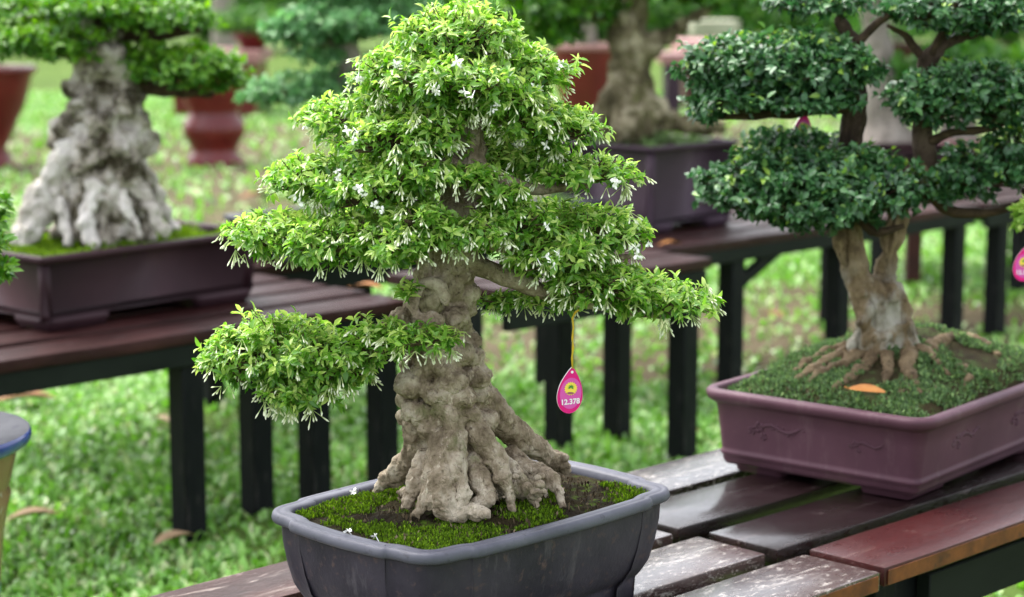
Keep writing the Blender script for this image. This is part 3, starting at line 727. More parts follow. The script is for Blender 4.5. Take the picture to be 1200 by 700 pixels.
    if V: link('twigwork', mesh_np('twigwork', np.array(V) - off_, np.array(Q)), twig_mat, root, 'stuff')
def branch(root, pts, rads, mat, wob=.004, name='branch', seg=8):
    pp = [Vector(p) for p in pts]; out = []; rr_ = []
    for i in range(len(pp) - 1):
        for k in range(5):
            t = k / 5; p0 = pp[max(i - 1, 0)]; p1 = pp[i]; p2 = pp[i + 1]; p3 = pp[min(i + 2, len(pp) - 1)]
            q = .5 * ((2 * p1) + (p2 - p0) * t + (2 * p0 - 5 * p1 + 4 * p2 - p3) * t * t + (3 * p1 - p0 - 3 * p2 + p3) * t ** 3)
            out.append(q + Vector((noise.noise(q * 25), noise.noise(q * 25 + Vector((5, 0, 0))), noise.noise(q * 25 + Vector((0, 9, 0))))) * wob)
            rr_.append((rads[i] * (1 - t) + rads[i + 1] * t) * (1 + .18 * noise.noise(q * 60)))
    out.append(pp[-1]); rr_.append(rads[-1])
    mb = MB(); mb.tube(out, rr_, seg); return mb.build(name, mat, root, world=True)

def leaf_variants(mat, stops=6):
    res = []
    for k in range(stops):
        me = mesh_np('leaf', LT.copy(), LTQ, LTT, np.full(8, (k + .5) / stops)); me.materials.append(mat); res.append(me)
    return res

# ---- the flowering bonsai
YT = 2.49; k1 = YT / FPX * 1.01
T = thing('bonsai_tree', 'white flowering bonsai with fresh green layered crown and knobbly tan trunk', 'bonsai tree', PZ(530, 585, .645))
def c1(lst): return [(PY(x, y, YT + dy), r * k1) for x, y, r, dy in lst]
trunk = c1([(524, 585, 40, .02), (520, 550, 40, .02), (520, 515, 43, .02), (520, 480, 48, .02), (520, 440, 47, .02), (514, 400, 45, .02), (510, 365, 41, .02), (521, 325, 36, .01), (532, 290, 31, .01), (538, 250, 26, .01), (546, 210, 22, .0), (553, 178, 20, .0), (555, 145, 15, .0), (551, 105, 10, .0), (545, 60, 5, .0)])
foot = c1([(527, 492, 26, -.022), (524, 530, 25, -.048), (520, 560, 27, -.065), (520, 584, 26, -.072), (530, 598, 15, -.082), (566, 602, 8, -.090)])
foot2 = c1([(496, 512, 20, .01), (482, 540, 16, .03), (464, 556, 15, .045), (449, 566, 9, .055), (440, 576, 5, .055)])
foot3 = c1([(500, 540, 14, -.03), (490, 565, 14, -.05), (478, 590, 9, -.062)])
rb = random.Random(5); blobs = []
for x, y, r, dy in [(473, 375, 18, .0), (548, 345, 18, .0), (541, 325, 14, -.01), (535, 372, 17, -.026), (487, 450, 21, -.034), (530, 446, 19, -.046), (514, 462, 17, -.050), (540, 466, 17, -.046), (560, 440, 20, -.014), (489, 484, 18, -.040), (525, 484, 20, -.047), (507, 502, 15, -.046), (482, 468, 16, -.008), (548, 487, 16, -.036),
                    (505, 420, 20, -.037), (537, 414, 19, -.036), (521, 433, 15, -.046), (563, 462, 16, -.005), (480, 428, 14, 0), (568, 492, 17, -.008), (484, 408, 14, -.024), (482, 447, 15, -.006), (556, 418, 15, -.015), (486, 500, 14, -.016), (496, 435, 13, -.040), (522, 400, 16, -.038)]:
    blobs.append((PY(x, y, YT + dy * .80 + .001), r * k1, (1.1, 1, .85)))
for _ in range(50):
    y = rb.uniform(300, 520); w = 29 + (y - 300) * .09; a = rb.uniform(-1.4, 1.4)
    blobs.append((PY(519 + math.sin(a) * w, y, YT + .02 - math.cos(a) * w * k1 * .95), rb.uniform(5, 12) * k1))
for _ in range(22):
    a = rb.uniform(-1.7, 1.7); y = rb.uniform(575, 604); w = rb.uniform(40, 66)
    blobs.append((PY(528 + math.sin(a) * w * 1.25, y, YT + .01 - math.cos(a) * w * k1 * .75), rb.uniform(4, 11) * k1))
organic('trunk', [trunk, foot, foot2, foot3], T, M['bark_main'], .0018, blobs, ((18, .0036), (48, .0026), (110, .0024), (260, .0015)), 4, .0042)
# the hollow knot: a raised ring on the trunk
kc = PY(503, 353, YT - .046); kn = (CAM - kc).normalized(); ks = kn.cross(Vector((0, 0, 1))).normalized(); ku = ks.cross(kn)
ring = [(kc + ks * math.cos(a) * 19 * k1 + ku * math.sin(a) * 22 * k1 + kn * .004 * noise.noise(Vector((a, 1, 2))), (7.5 + 2 * math.sin(a * 3 + 1)) * k1) for a in [-2.0 + i * math.tau * .84 / 16 for i in range(17)]]
organic('knot', [ring], T, M['bark_main'], .002, (), ((60, .004), (120, .0016)), 1)
organic('knot_core', [[(kc - kn * .009 + ku * .005, 15 * k1), (kc - kn * .009 - ku * .006, 14 * k1)]], T, M['bark_far'], .002, [(kc + ks * rb.uniform(-10, 10) * k1 + ku * rb.uniform(-12, 12) * k1, rb.uniform(3, 6) * k1) for _ in range(9)], ((50, .007), (130, .004)), 1)
for nm, lst in (('root', [(556, 462, 24, .01), (584, 490, 20, .04), (612, 515, 17, .075), (640, 534, 14, .105), (655, 541, 12, .12), (664, 549, 7, .12)]),
                ('root', [(548, 490, 16, -.02), (565, 513, 16, -.028), (580, 537, 14, -.03), (589, 558, 11, -.04), (596, 578, 8, -.045), (600, 598, 5, -.05)]),
                ('root', [(605, 545, 12, .03), (632, 553, 12, .03), (648, 563, 9, .01), (656, 578, 7, -.005), (659, 592, 5, -.012)]),
                ('root', [(556, 545, 16, -.03), (562, 566, 14, -.05), (572, 584, 11, -.06), (560, 590, 8, -.07)]),
                ('root', [(586, 535, 10, .0), (604, 556, 10, -.01), (618, 574, 8, -.02), (628, 592, 5, -.03)]), ('root', [(600, 530, 9, .05), (625, 552, 9, .04), (636, 572, 7, .02), (640, 590, 4, .01)]),
                ('root', [(508, 560, 10, -.06), (500, 582, 9, -.075), (488, 602, 6, -.08)]), ('root', [(535, 560, 10, -.07), (545, 580, 9, -.085), (538, 600, 5, -.09)])):
    lst2 = c1(lst); bl = []
    for p, r in lst2[1:]:
        for _ in range(4): bl.append((p + Vector((rb.uniform(-1, 1), rb.uniform(-1, .3), rb.uniform(-1, 1))) * r * .9, r * rb.uniform(.25, .5)))
    organic(nm, [lst2], T, M['bark_main'], .0018, bl, ((40, .003), (110, .0022), (260, .0012)), 1, .0014)
bl = [(PY(rb.uniform(545, 640), rb.uniform(555, 588), YT - rb.uniform(-.02, .05)), rb.uniform(3, 6.5) * k1, (1.2, 1, .8)) for _ in range(60)]
organic('root_burr', [c1([(560, 560, 12, -.02), (600, 575, 10, -.02), (625, 572, 9, .0)])], T, M['bark_main'], .0024, bl, ((60, .004), (150, .0015)), 1)
mp = [(535, 50, 76, 41, 0), (473, 92, 60, 34, -.01), (604, 92, 60, 37, .0), (530, 98, 78, 34, -.055), (588, 120, 45, 24, -.05),
      (418, 140, 62, 28, .0), (465, 168, 70, 30, -.05), (655, 152, 55, 30, .0), (618, 140, 40, 26, -.04), (505, 150, 40, 20, -.07),
      (378, 212, 66, 32, 0), (440, 225, 68, 34, -.05), (485, 205, 42, 22, -.085), (320, 278, 56, 30, 0), (388, 285, 70, 36, -.05), (465, 285, 58, 30, -.09), (492, 258, 36, 20, -.10),
      (542, 206, 44, 13, -.075), (525, 276, 46, 20, -.09), (548, 124, 36, 15, -.05), (685, 205, 62, 22, 0), (625, 188, 34, 18, .02), (590, 228, 30, 12, -.07),
      (600, 262, 50, 32, -.06), (690, 275, 72, 34, 0), (650, 302, 58, 32, -.045), (562, 274, 30, 20, -.09), (612, 318, 28, 11, .03),
      (765, 352, 70, 26, 0), (700, 335, 62, 27, -.03), (602, 352, 34, 9, .03), (650, 352, 40, 9, .01),
      (330, 415, 82, 42, -.02), (278, 425, 46, 40, -.02), (388, 428, 56, 40, -.04), (352, 462, 48, 20, -.04), (440, 405, 36, 30, -.06),
      (500, 398, 44, 15, -.10), (478, 340, 16, 8, -.06),
      (535, 190, 130, 42, .11), (535, 120, 95, 44, .10), (470, 280, 110, 36, .12), (600, 270, 90, 34, .12)]
pads = [Pad(x, y, rx, ry, YT + dy) for x, y, rx, ry, dy in mp]
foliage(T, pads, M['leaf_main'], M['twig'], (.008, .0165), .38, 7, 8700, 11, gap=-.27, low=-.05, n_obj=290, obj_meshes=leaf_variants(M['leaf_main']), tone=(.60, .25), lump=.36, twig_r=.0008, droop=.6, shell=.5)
def tp(x, y, dy=0): return PY(x, y, YT + dy)
for pts_, rd in (([tp(545, 190), tp(575, 205, -.02), tp(620, 222, -.01), tp(690, 218, 0)], (.013, .012, .008, .003)),
                 ([tp(545, 195), tp(515, 195, -.02), tp(460, 215, -.02), tp(385, 225, 0)], (.012, .010, .007, .003)),
                 ([tp(535, 255), tp(500, 268, -.03), tp(420, 295, -.03), tp(325, 290, 0)], (.014, .011, .008, .003)),
                 ([tp(540, 255), tp(580, 285, -.03), tp(650, 305, -.02), tp(740, 300, 0)], (.013, .011, .008, .003)),
                 ([tp(535, 300), tp(590, 325, .0), tp(670, 352, .0), tp(780, 372, 0)], (.014, .012, .009, .003)),
                 ([tp(475, 380), tp(440, 395, -.02), tp(395, 430, -.02), tp(320, 445, -.01)], (.016, .014, .009, .004)),
                 ([tp(553, 140), tp(520, 150, -.02), tp(470, 165, -.02), tp(420, 155, 0)], (.009, .008, .006, .003)),
                 ([tp(553, 135), tp(590, 140, -.02), tp(650, 160, 0)], (.008, .007, .003)),
                 ([tp(551, 105), tp(590, 100, 0), tp(625, 95, 0)], (.006, .005, .002)), ([tp(550, 100), tp(505, 95, -.02), tp(460, 95, -.01)], (.006, .005, .002)),
                 ([tp(510, 400, -.04), tp(502, 408, -.085), tp(490, 404, -.10)], (.006, .004, .002)),
                 ([tp(540, 180, .02), tp(520, 170, .08), tp(500, 180, .12)], (.009, .006, .003)), ([tp(535, 260, .02), tp(560, 250, .08), tp(600, 265, .12)], (.009, .006, .003))):
    branch(T, pts_, rd, M['bark_main'])
# flowers and bud clusters
def flower_mesh(k_):
    q3 = random.Random(k_ + 40); V, F = [], []
    for k in range(5):
        if q3.random() < .12: continue
        a = k * math.tau / 5 + q3.uniform(-.25, .25); c, s = math.cos(a), math.sin(a); cup = q3.uniform(-.35, .75); ln = q3.uniform(.75, 1.05); tw_ = q3.uniform(-.25, .25)
        q = [(.10, -.06, 0), (.5, -.24, .10 + cup * .3 - tw_), (.95, -.10, cup * .9 - tw_ * .6), (1.0, .12, cup * .95 + tw_ * .6), (.55, .25, .06 + cup * .3 + tw_), (.10, .06, 0)]; n0 = len(V)
        V += [(x * ln * c - y * s, x * ln * s + y * c, z) for x, y, z in q]; F += [[n0, n0 + 1, n0 + 4, n0 + 5], [n0 + 1, n0 + 2, n0 + 3, n0 + 4]]
    n0 = len(V); V += [(.15 * math.cos(i * 1.2566), .15 * math.sin(i * 1.2566), .02) for i in range(5)] + [(0, 0, .5)]
    F += [[n0 + i, n0 + (i + 1) % 5, n0 + 5] for i in range(5)]
    n0 = len(V); V += [(.10 * math.cos(i * 2.094), .10 * math.sin(i * 2.094), 0) for i in range(3)] + [(.06 * math.cos(i * 2.094), .06 * math.sin(i * 2.094), -1.2) for i in range(3)]
    F += [[n0 + i, n0 + (i + 1) % 3, n0 + 3 + (i + 1) % 3, n0 + 3 + i] for i in range(3)]
    me = bpy.data.meshes.new('flower'); me.from_pydata(V, [], F); me.update(); me.materials.append(M['petal']); return me
FMS = [flower_mesh(k) for k in range(7)]; FM = FMS[0]
def hit_pads(x, y, plist):
    d = np.array(ray(x, y)); best = None
    for p in plist:
        o = (np.array(CAM) - np.array(p.c)) / p.r; q = d / p.r
        A_, B_, C_ = q @ q, 2 * o @ q, o @ o - 1.08; D_ = B_ * B_ - 4 * A_ * C_
        if D_ > 0:
            t = (-B_ - math.sqrt(D_)) / (2 * A_)
            if best is None or t < best: best = t
    return None if best is None else CAM + Vector(d) * best
rf = random.Random(21); fl = [(545, 107), (627, 102), (511, 85), (540, 77), (358, 148), (352, 155), (660, 75), (653, 80), (420, 90), (408, 92), (500, 430), (523, 432), (487, 431), (603, 168), (640, 170), (720, 210),
     (744, 234), (735, 231), (640, 300), (655, 299), (645, 306), (760, 285), (745, 289), (738, 292), (630, 379), (786, 394), (275, 308), (283, 312), (330, 332), (467, 77), (640, 265), (330, 260), (372, 246), (426, 228), (440, 241), (414, 160), (395, 200), (700, 360), (512, 108), (606, 172), (575, 130), (352, 236)]
ro = root_loc(T)
for x, y in fl:
    for k in range(1 + (rf.random() < .6) + (rf.random() < .3)):
        p = hit_pads(x, y, pads)
        if p is None: continue
        p = p + Vector((rf.uniform(-.009, .009), -.009, rf.uniform(-.009, .009))) if k else p + Vector((0, -.007, 0))
        o = bpy.data.objects.new('flower', FMS[rf.randrange(7)]); COL.objects.link(o); o.parent = T
        z = (Vector((rf.uniform(-1, 1), -.7, rf.uniform(-1.2, .4)))).normalized(); q = z.to_track_quat('Z', 'Y').to_matrix().to_4x4()
        o.matrix_local = Matrix.Translation(p - ro) @ q @ Matrix.Rotation(rf.uniform(0, 6), 4, 'Z') @ Matrix.Scale(rf.uniform(.0058, .0082), 4)
V, Fq, Ft, tin = [], [], [], []
def bud(p, d, L):
    t = Vector(d).normalized(); s = t.cross(Vector((.3, .5, .8))).normalized(); u_ = s.cross(t)
    tip = p + t * L; n0 = len(V)
    for c_, r_, tt in ((p, .00035, .2), (p + t * L * .58, .00045, .35), (p + t * L * .72, .0009, .75), (p + t * L * .88, .00115, .95), (tip, .0003, 1)):
        for k in range(4): V.append(c_ + (s * math.cos(k * 1.571) + u_ * math.sin(k * 1.571)) * r_); tin.append(tt)
    for i in range(4):
        for k in range(4): Fq.append([n0 + i * 4 + k, n0 + i * 4 + (k + 1) % 4, n0 + i * 4 + 4 + (k + 1) % 4, n0 + i * 4 + 4 + k])
rn = np.random.default_rng(4)
for pad in pads[:38]:
    nb = int(5 + pad.r[0] * 190)
    p, nn, d, f = pad_points(pad, nb * 3, rn, .2, -.9, .9, .06)
    k = (nn[:, 1] < .35) & (d[:, 2] < .75); p, nn = p[k][:nb], nn[k][:nb]
    for q, m_ in zip(p, nn):
        base = Vector(q) + Vector(m_) * .004
        for _ in range(rf.randint(2, 6)):
            bud(base, Vector((m_[0] * .7 + rf.gauss(0, .35), m_[1] * .7 + rf.gauss(0, .35), -.75 + rf.gauss(0, .3))), rf.uniform(.010, .021))
for x, y in [(275, 300), (395, 335), (330, 325), (445, 318), (360, 343), (500, 428), (520, 428), (640, 372), (585, 330), (735, 225), (310, 478), (330, 490), (365, 488), (420, 470), (780, 385)]:
    base = hit_pads(x, y - 6, pads)
    if base is None: continue
    base = base + Vector((0, .008, 0))
    for _ in range(8): bud(base, Vector((rf.gauss(0, .4), -.3 + rf.gauss(0, .3), -.8)), rf.uniform(.014, .026))
link('flower_buds', mesh_np('flower_buds', np.array(V) - np.array(ro), np.array(Fq), None, tin), M['bud'], T, 'stuff')

# fallen flowers on the pot's rim and moss
for (x, y), lab in zip([(414, 576), (408, 622), (440, 628), (594, 602)], ['white fallen flower on the far left rim of the grey pot', 'white fallen flower on the near rim of the grey pot, left of its twin',
                        'white fallen flower on the near rim of the grey pot, nearer the corner', 'white fallen flower lying on moss in front of the roots']):
    p = PZ(x, y, .656); o = bpy.data.objects.new('fallen_flower', FM); COL.objects.link(o); tag(o, lab, 'flower', 'fallen white flowers')
    o.location = p; o.rotation_euler = (rf.uniform(.4, 1.1), rf.uniform(-.5, .5), rf.uniform(0, 6)); o.scale = (.0075,) * 3
    if x == 594: o.scale = (.0045,) * 3; o.location.z = .645

# ---- pink price tag
def tear(n_=40, w=.0165, h=.058):
    pts = []
    for i in range(n_):
        a = math.tau * i / n_; y = -math.cos(a); x = math.sin(a) * math.pow(max(0, math.sin(a / 2 if a <= math.pi else (math.tau - a) / 2)), .0)
        t = (y + 1) / 2                                    # 0 bottom, 1 top
        wd = w * (math.sqrt(max(0, 1 - ((t - .36) / .36) ** 2)) if t < .36 else math.cos((t - .36) / .64 * math.pi / 2) ** .85)
        pts.append(((1 if math.sin(a) >= 0 else -1) * wd, -h + t * h))
    return pts
def text_mesh(txt, size):
    cu = bpy.data.curves.new('digits', 'FONT'); cu.body = txt; cu.size = size; cu.align_x = 'CENTER'; cu.align_y = 'CENTER'; cu.offset = size * .03
    o = bpy.data.objects.new('digits', cu); COL.objects.link(o); dg = bpy.context.evaluated_depsgraph_get(); dg.update()
    me = bpy.data.meshes.new_from_object(o.evaluated_get(dg)); bpy.data.objects.remove(o); return me
def price_tag(label, top, hang, facing, txt, cordlen_pts):
    root = thing('price_tag', label, 'price tag', hang, 0, 'pink teardrop price tags')
    body = bpy.data.objects.new('tag_plate', None)
    out = tear(); n_ = len(out); mb = MB()
    vs = [(x, 0.0, z) for x, z in out] + [(x, .002, z) for x, z in out]
    mb.add(vs, [list(range(n_)), [n_ + i for i in range(n_)][::-1]]); plate = mb.build('plate', M['tag_pink'], root, smooth=False)
    mb = MB(); vs = [(x * 1.004, -.0002, z) for x, z in out] + [(x * 1.004, .0022, z) for x, z in out]
    mb.add(vs, [[i, n_ + i, n_ + (i + 1) % n_, (i + 1) % n_] for i in range(n_)]); edge = mb.build('edge', M['tag_white'], plate)
    def disc(cx, cz, rx, rz, y, mat, nm, par, n2=28):
        mb = MB(); mb.add([(cx + rx * math.cos(i * math.tau / n2), y, cz + rz * math.sin(i * math.tau / n2)) for i in range(n2)], [list(range(n2))]); return mb.build(nm, mat, par, smooth=False)
    disc(.0005, -.0330, .0140, .0195, -.0004, M['tag_lilac'], 'print_field', plate)
    mb = MB(); tt = [( (.0072 if i % 2 else .0088) * math.cos(i * math.tau / 36), -.0008, -.0270 + (.0072 if i % 2 else .0088) * math.sin(i * math.tau / 36)) for i in range(36)]
    mb.add(tt, [list(range(36))]); mb.build('sun_emblem', M['tag_yellow'], plate, smooth=False)
    mb = MB()
    for a in (-.5, .25, .9, 1.6, 2.3, 3.0, 3.6):
        mb.add([(0, -.0012, -.0255), (.0022 * math.cos(a + .35), -.0012, -.0255 + .0022 * math.sin(a + .35)), (.0046 * math.cos(a), -.0012, -.0255 + .0040 * math.sin(a)), (.0022 * math.cos(a - .35), -.0012, -.0255 + .0022 * math.sin(a - .35))], [[0, 1, 2, 3]])
    mb.build('palm_emblem', M['tag_green'], plate, smooth=False)
    disc(0, -.0325, .0045, .0014, -.0012, M['tag_brown'], 'emblem_base', plate)
    disc(0, -.0065, .0018, .0018, -.0004, M['tag_white'], 'eyelet', plate, 12)
    dm = text_mesh(txt, .0092); do = link('digits', dm, M['tag_white'], plate); do.location = (.0008, -.0009, -.0435); do.rotation_euler = (math.pi / 2, -.12, 0)
    plate.rotation_euler = (0, .09, facing)
    mb = MB(); mb.tube([Vector(q) - Vector(hang) for q in cordlen_pts], .0011, 6); mb.tube([Vector(q) - Vector(hang) + Vector((.0014 * math.sin(i * 2.4), .001 * math.cos(i * 2.4), 0)) for i, q in enumerate(cordlen_pts)], .0008, 5)
    mb.build('cord', M['cord'], root)
    return root
YG = 2.455
hang = PY(671, 430, YG)
cp = [PY(671, 432, YG), PY(670, 420, YG), PY(672, 408, YG), PY(670.5, 396, YG), PY(672, 384, YG), PY(671, 373, YG), PY(674, 366, YG), PY(683, 361, YG), PY(688, 355, YG)]
price_tag('pink teardrop price tag hanging from the flowering bonsai by a yellow cord', None, hang, .32, '12,378', cp)

# ------------------------------------------------------------------ the dark green bonsai at the right
YR = 3.34; k2 = YR / FPX * 1.01
R = thing('bonsai_tree', 'dark green cloud pruned bonsai with twin brown stems over spreading roots', 'bonsai tree', PZ(1035, 425, .68))
def c2(lst): return [(PY(x, y, YR + dy), r * k2) for x, y, r, dy in lst]
stems = tr = [c2([(1040, 405, 34, .0), (1036, 375, 29, .0), (1030, 345, 25, .0)]),
      c2([(1022, 370, 20, -.01), (1008, 335, 17, -.01), (995, 290, 20, 0), (986, 250, 19, .01), (990, 190, 17, .02), (1000, 140, 15, .02), (1006, 95, 12, .02), (1004, 50, 10, .0), (985, 25, 7, .0)]),
      c2([(1045, 365, 24, 0), (1038, 322, 15, .01), (1045, 275, 16, .015), (1063, 225, 14, .02), (1084, 190, 13, .02), (1080, 150, 12, .02), (1084, 105, 11, .02), (1088, 70, 12, .02), (1105, 50, 9, .02), (1165, 32, 5, .02)]),
      c2([(1056, 385, 18, -.02), (1066, 408, 13, -.03)]), c2([(1022, 388, 18, -.02), (1004, 404, 12, -.025)]),
      c2([(1034, 395, 14, -.03), (1030, 415, 10, -.045)])]
bl = [(PY(1034 + rb.uniform(-24, 24), rb.uniform(340, 420), YR - rb.uniform(.0, .045)), rb.uniform(6, 14) * k2) for _ in range(24)]
low = [[q for q in ch if q[0].z > -9] for ch in tr]
low[1] = tr[1][:5]; low[2] = tr[2][:5]
organic('trunk', low, R, M['bark_base'], .0032, bl, ((16, .003), (45, .004), (110, .0018)), 2, .011)
for ch in (tr[1][4:], tr[2][4:]): organic('stem', [ch], R, M['bark_dark'], .0034, (), ((20, .004), (60, .003)), 2, .003)
def on_mound(x, y, r):
    z = .68
    for _ in range(12):
        p = PZ(x, y, z); q = to_local(RP, p); e = max(abs(q.x) / .27, abs(q.y) / .186)
        z = .6 * z + .4 * (RP.location.z + .122 + h_right(q.x, q.y) * min(1, max(0, 1 - e) * 6 + .15))
    return PZ(x, y, z) + Vector((0, 0, r * k2 * -.05)), r * k2
for lst in ([(1088, 408, 8), (1106, 399, 8), (1130, 396, 8), (1152, 403, 7), (1168, 416, 5)], [(1066, 415, 11), (1064, 432, 9), (1070, 448, 7), (1078, 460, 4)], [(1068, 440, 6), (1058, 452, 5), (1055, 462, 3)],
            [(1014, 405, 12), (990, 414, 10), (965, 426, 8), (944, 440, 6), (925, 453, 4)], [(1010, 412, 10), (985, 428, 8), (958, 440, 6), (945, 455, 4)], [(1026, 414, 10), (1012, 432, 8), (992, 444, 6), (978, 455, 4)],
            [(1000, 404, 8), (972, 411, 7), (948, 424, 6), (928, 440, 4)], [(1080, 410, 9), (1098, 424, 6), (1112, 440, 4)], [(1118, 428, 4), (1130, 432, 6), (1135, 444, 5), (1130, 452, 3)], [(1040, 418, 8), (1042, 434, 6), (1036, 448, 3)]):
    organic('root', [[on_mound(*q) for q in lst]], R, M['bark_right'], .0024, [(p_ + Vector((rb.uniform(-1, 1), rb.uniform(-1, 1), rb.uniform(-.5, .5))) * r_ * .8, r_ * rb.uniform(.35, .6)) for p_, r_ in [on_mound(*q) for q in lst] for _ in range(3)], ((50, .005), (120, .003)), 1, .002)
rp = [(900, 72, 80, 32, -.02), (955, 68, 56, 28, -.01), (950, 205, 96, 34, -.03), (1135, 105, 60, 34, -.02), (905, 118, 92, 17, -.03), (912, 85, 112, 42, 0), (860, 100, 52, 38, -.03), (960, 95, 62, 36, -.03), (828, 135, 22, 16, -.02), (955, 228, 128, 54, -.02), (890, 225, 66, 46, -.06), (1015, 225, 66, 48, -.06), (950, 245, 70, 36, -.10), (930, 165, 50, 12, .06),
      (960, 6, 56, 20, .0), (1108, 14, 76, 30, .0), (1165, 20, 46, 34, -.02), (1128, 118, 80, 40, .0), (1085, 120, 42, 36, -.03), (1180, 118, 46, 40, -.03), (1150, 205, 66, 38, .02), (1195, 180, 40, 40, .0), (1105, 225, 36, 22, .03)]
rpads = [Pad(x, y, rx, ry, YR + dy) for x, y, rx, ry, dy in rp]
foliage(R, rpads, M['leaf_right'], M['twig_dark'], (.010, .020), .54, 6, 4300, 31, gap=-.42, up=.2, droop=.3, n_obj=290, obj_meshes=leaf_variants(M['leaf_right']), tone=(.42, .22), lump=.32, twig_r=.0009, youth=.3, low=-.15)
def tr2(x, y, dy=0): return PY(x, y, YR + dy)
for pts_, rd in (([tr2(1000, 125, .02), tr2(965, 128, -.01), tr2(900, 135, -.02), tr2(835, 138, -.02)], (.014, .011, .008, .003)), ([tr2(990, 200), tr2(960, 240, -.03), tr2(900, 260, -.04)], (.014, .010, .004)),
                 ([tr2(1000, 240), tr2(1020, 270, -.03), tr2(1060, 265, -.03)], (.012, .008, .004)), ([tr2(1003, 50), tr2(1025, 30, 0), tr2(1050, 12, 0)], (.009, .007, .003)), ([tr2(1088, 72, .02), tr2(1065, 45, .02), tr2(1040, 30, 0)], (.009, .006, .003)),
                 ([tr2(1082, 170, .02), tr2(1110, 158, .0), tr2(1160, 150, .0), tr2(1190, 140, .0)], (.010, .008, .006, .003)), ([tr2(1078, 215, .02), tr2(1110, 245, .03), tr2(1160, 250, .03), tr2(1200, 235, .02)], (.012, .010, .008, .004)),
                 ([tr2(1090, 70, .02), tr2(1100, 45, 0), tr2(1120, 20, 0)], (.008, .006, .003)), ([tr2(900, 135, -.02), tr2(870, 128, -.03), tr2(850, 110, -.03)], (.006, .005, .003)), ([tr2(1000, 130, .02), tr2(1010, 115, -.03), tr2(960, 110, -.04)], (.008, .006, .003))):
    branch(R, pts_, rd, M['twig_dark'])
# low bright sprig at the right edge, and its tag
spr = [Pad(1204, 248, 16, 9, 3.25), Pad(1200, 262, 12, 5, 3.24)]
foliage(R, spr, M['leaf_main'], M['twig'], (.010, .018), .55, 6, 9000, 77, tone=(.8, .15))
branch(R, [tr2(1200, 225, 0), tr2(1208, 240, -.05), tr2(1204, 255, -.09)], (.006, .004, .002), M['twig_dark'])
hg = PY(1203, 288, 3.25)
price_tag('pink teardrop price tag cut off by the right edge under the dark bonsai', None, hg, -.1, '12,378', [PY(1203, 290, 3.25), PY(1203, 275, 3.25), PY(1202, 262, 3.25)])

# orange leaf on the mossy mound, dry leaves on benches and lawn
def dry_leaf(label, p, L, Wd, rz, mat, group=None, curl=.25, name='fallen_leaf', tilt=(0, 0)):
    mb = MB(); n_ = 7; vs = []; fs = []
    for i in range(n_ + 1):
        t = i / n_; w = Wd * math.sin(math.pi * min(1, t * .92 + .04)) ** .8; x = (t - .5) * L; z = curl * Wd * math.cos(t * 3 - 1.5) * .5
        vs += [(x, -w / 2, z + abs(w) * .25), (x, 0, z), (x, w / 2, z + abs(w) * .22)]
    for i in range(n_):
        for k in (0, 1): fs.append([i * 3 + k, i * 3 + 3 + k, i * 3 + 4 + k, i * 3 + 1 + k])
    mb.add(vs, fs); mb.tube([(-L / 2, 0, 0), (-L * .62, .002, .002)], .0012, 5)
    o = mb.build(name, mat); o.location = p; o.rotation_euler = (tilt[0], tilt[1], rz); tag(o, label, 'leaf', group); return o
dry_leaf('orange dry leaf lying on the moss of the purple pot', PZ(1016, 458, .672), .056, .021, -.22, M['orange_leaf'], curl=.06, tilt=(.42, .06))
dry_leaf('orange brown leaf on the rear bench beside the plum pot', PZ(786, 287, .51), .07, .035, .3, M['orange_leaf'])
dry_leaf('orange brown leaf on the rear bench behind the flowering bonsai trunk', PZ(430, 338, .512), .08, .04, -.2, M['orange_leaf'])
for (x, y, L, mt, lab) in [(205, 633, .11, 'tan_leaf', 'tan dry leaf on the grass at the foot of the leftmost bench leg'), (40, 606, .12, 'tan_leaf', 'tan dry leaf on the grass beside the glazed planter'),
                        (30, 470, .18, 'brown_leaf', 'orange brown dry leaf on the grass just above the blue planter rim'), (188, 492, .08, 'tan_leaf', 'small pale dry leaf on grass left of the leftmost bench leg'),
                        (806, 505, .07, 'brown_leaf', 'rusty dry leaf on grass left of the purple pot'), (905, 370, .10, 'brown_leaf', 'brown dry leaf on bare soil behind the purple pot'), (300, 232, .2, 'brown_leaf', 'brown dry leaf on far grass above the maroon pot')]:
    q = PZ(x, y, .03); dry_leaf(lab, q, L, L * .45, rf.uniform(-.8, .8), M[mt], 'dry leaves fallen on the lawn')

# ------------------------------------------------------------------ left rear bonsai with the white trunk
YL = 4.90; k3 = YL / FPX * 1.01
Lt = thing('bonsai_tree', 'bonsai with thick rough whitish trunk in the dark maroon pot', 'bonsai tree', PZ(115, 268, .66))
def c3(lst): return [(PY(x, y, YL + dy), r * k3) for x, y, r, dy in lst]
tr = [c3([(122, 268, 60, -.01), (122, 240, 52, -.02), (122, 212, 44, 0), (124, 170, 40, 0), (124, 130, 34, 0), (118, 95, 32, 0), (118, 60, 28, 0), (122, 30, 22, 0), (126, 5, 14, 0)])]
rb = random.Random(9); bl = []
for x, y, r, dy in [(80, 155, 26, -.03), (150, 120, 26, -.03), (100, 120, 22, -.05), (140, 175, 28, -.06), (105, 180, 24, -.07), (165, 165, 20, -.02), (120, 145, 22, -.07), (95, 75, 14, -.03), (140, 80, 16, -.03), (118, 65, 16, -.05), (150, 205, 24, -.05), (118, 215, 22, -.07), (68, 165, 14, -.03), (160, 140, 18, -.02), (88, 105, 16, -.02)]:
    bl.append((PY(x, y, YL + dy), r * k3))
for _ in range(34):
    y = rb.uniform(40, 230); a = rb.uniform(-1.5, 1.5); w = 28 + (y - 40) * .12
    bl.append((PY(121 + math.sin(a) * w, y, YL - math.cos(a) * w * k3), rb.uniform(6, 12) * k3))
organic('trunk', tr, Lt, M['bark_white'], .006, bl, ((12, .012), (30, .022), (70, .008)), 1, .012)
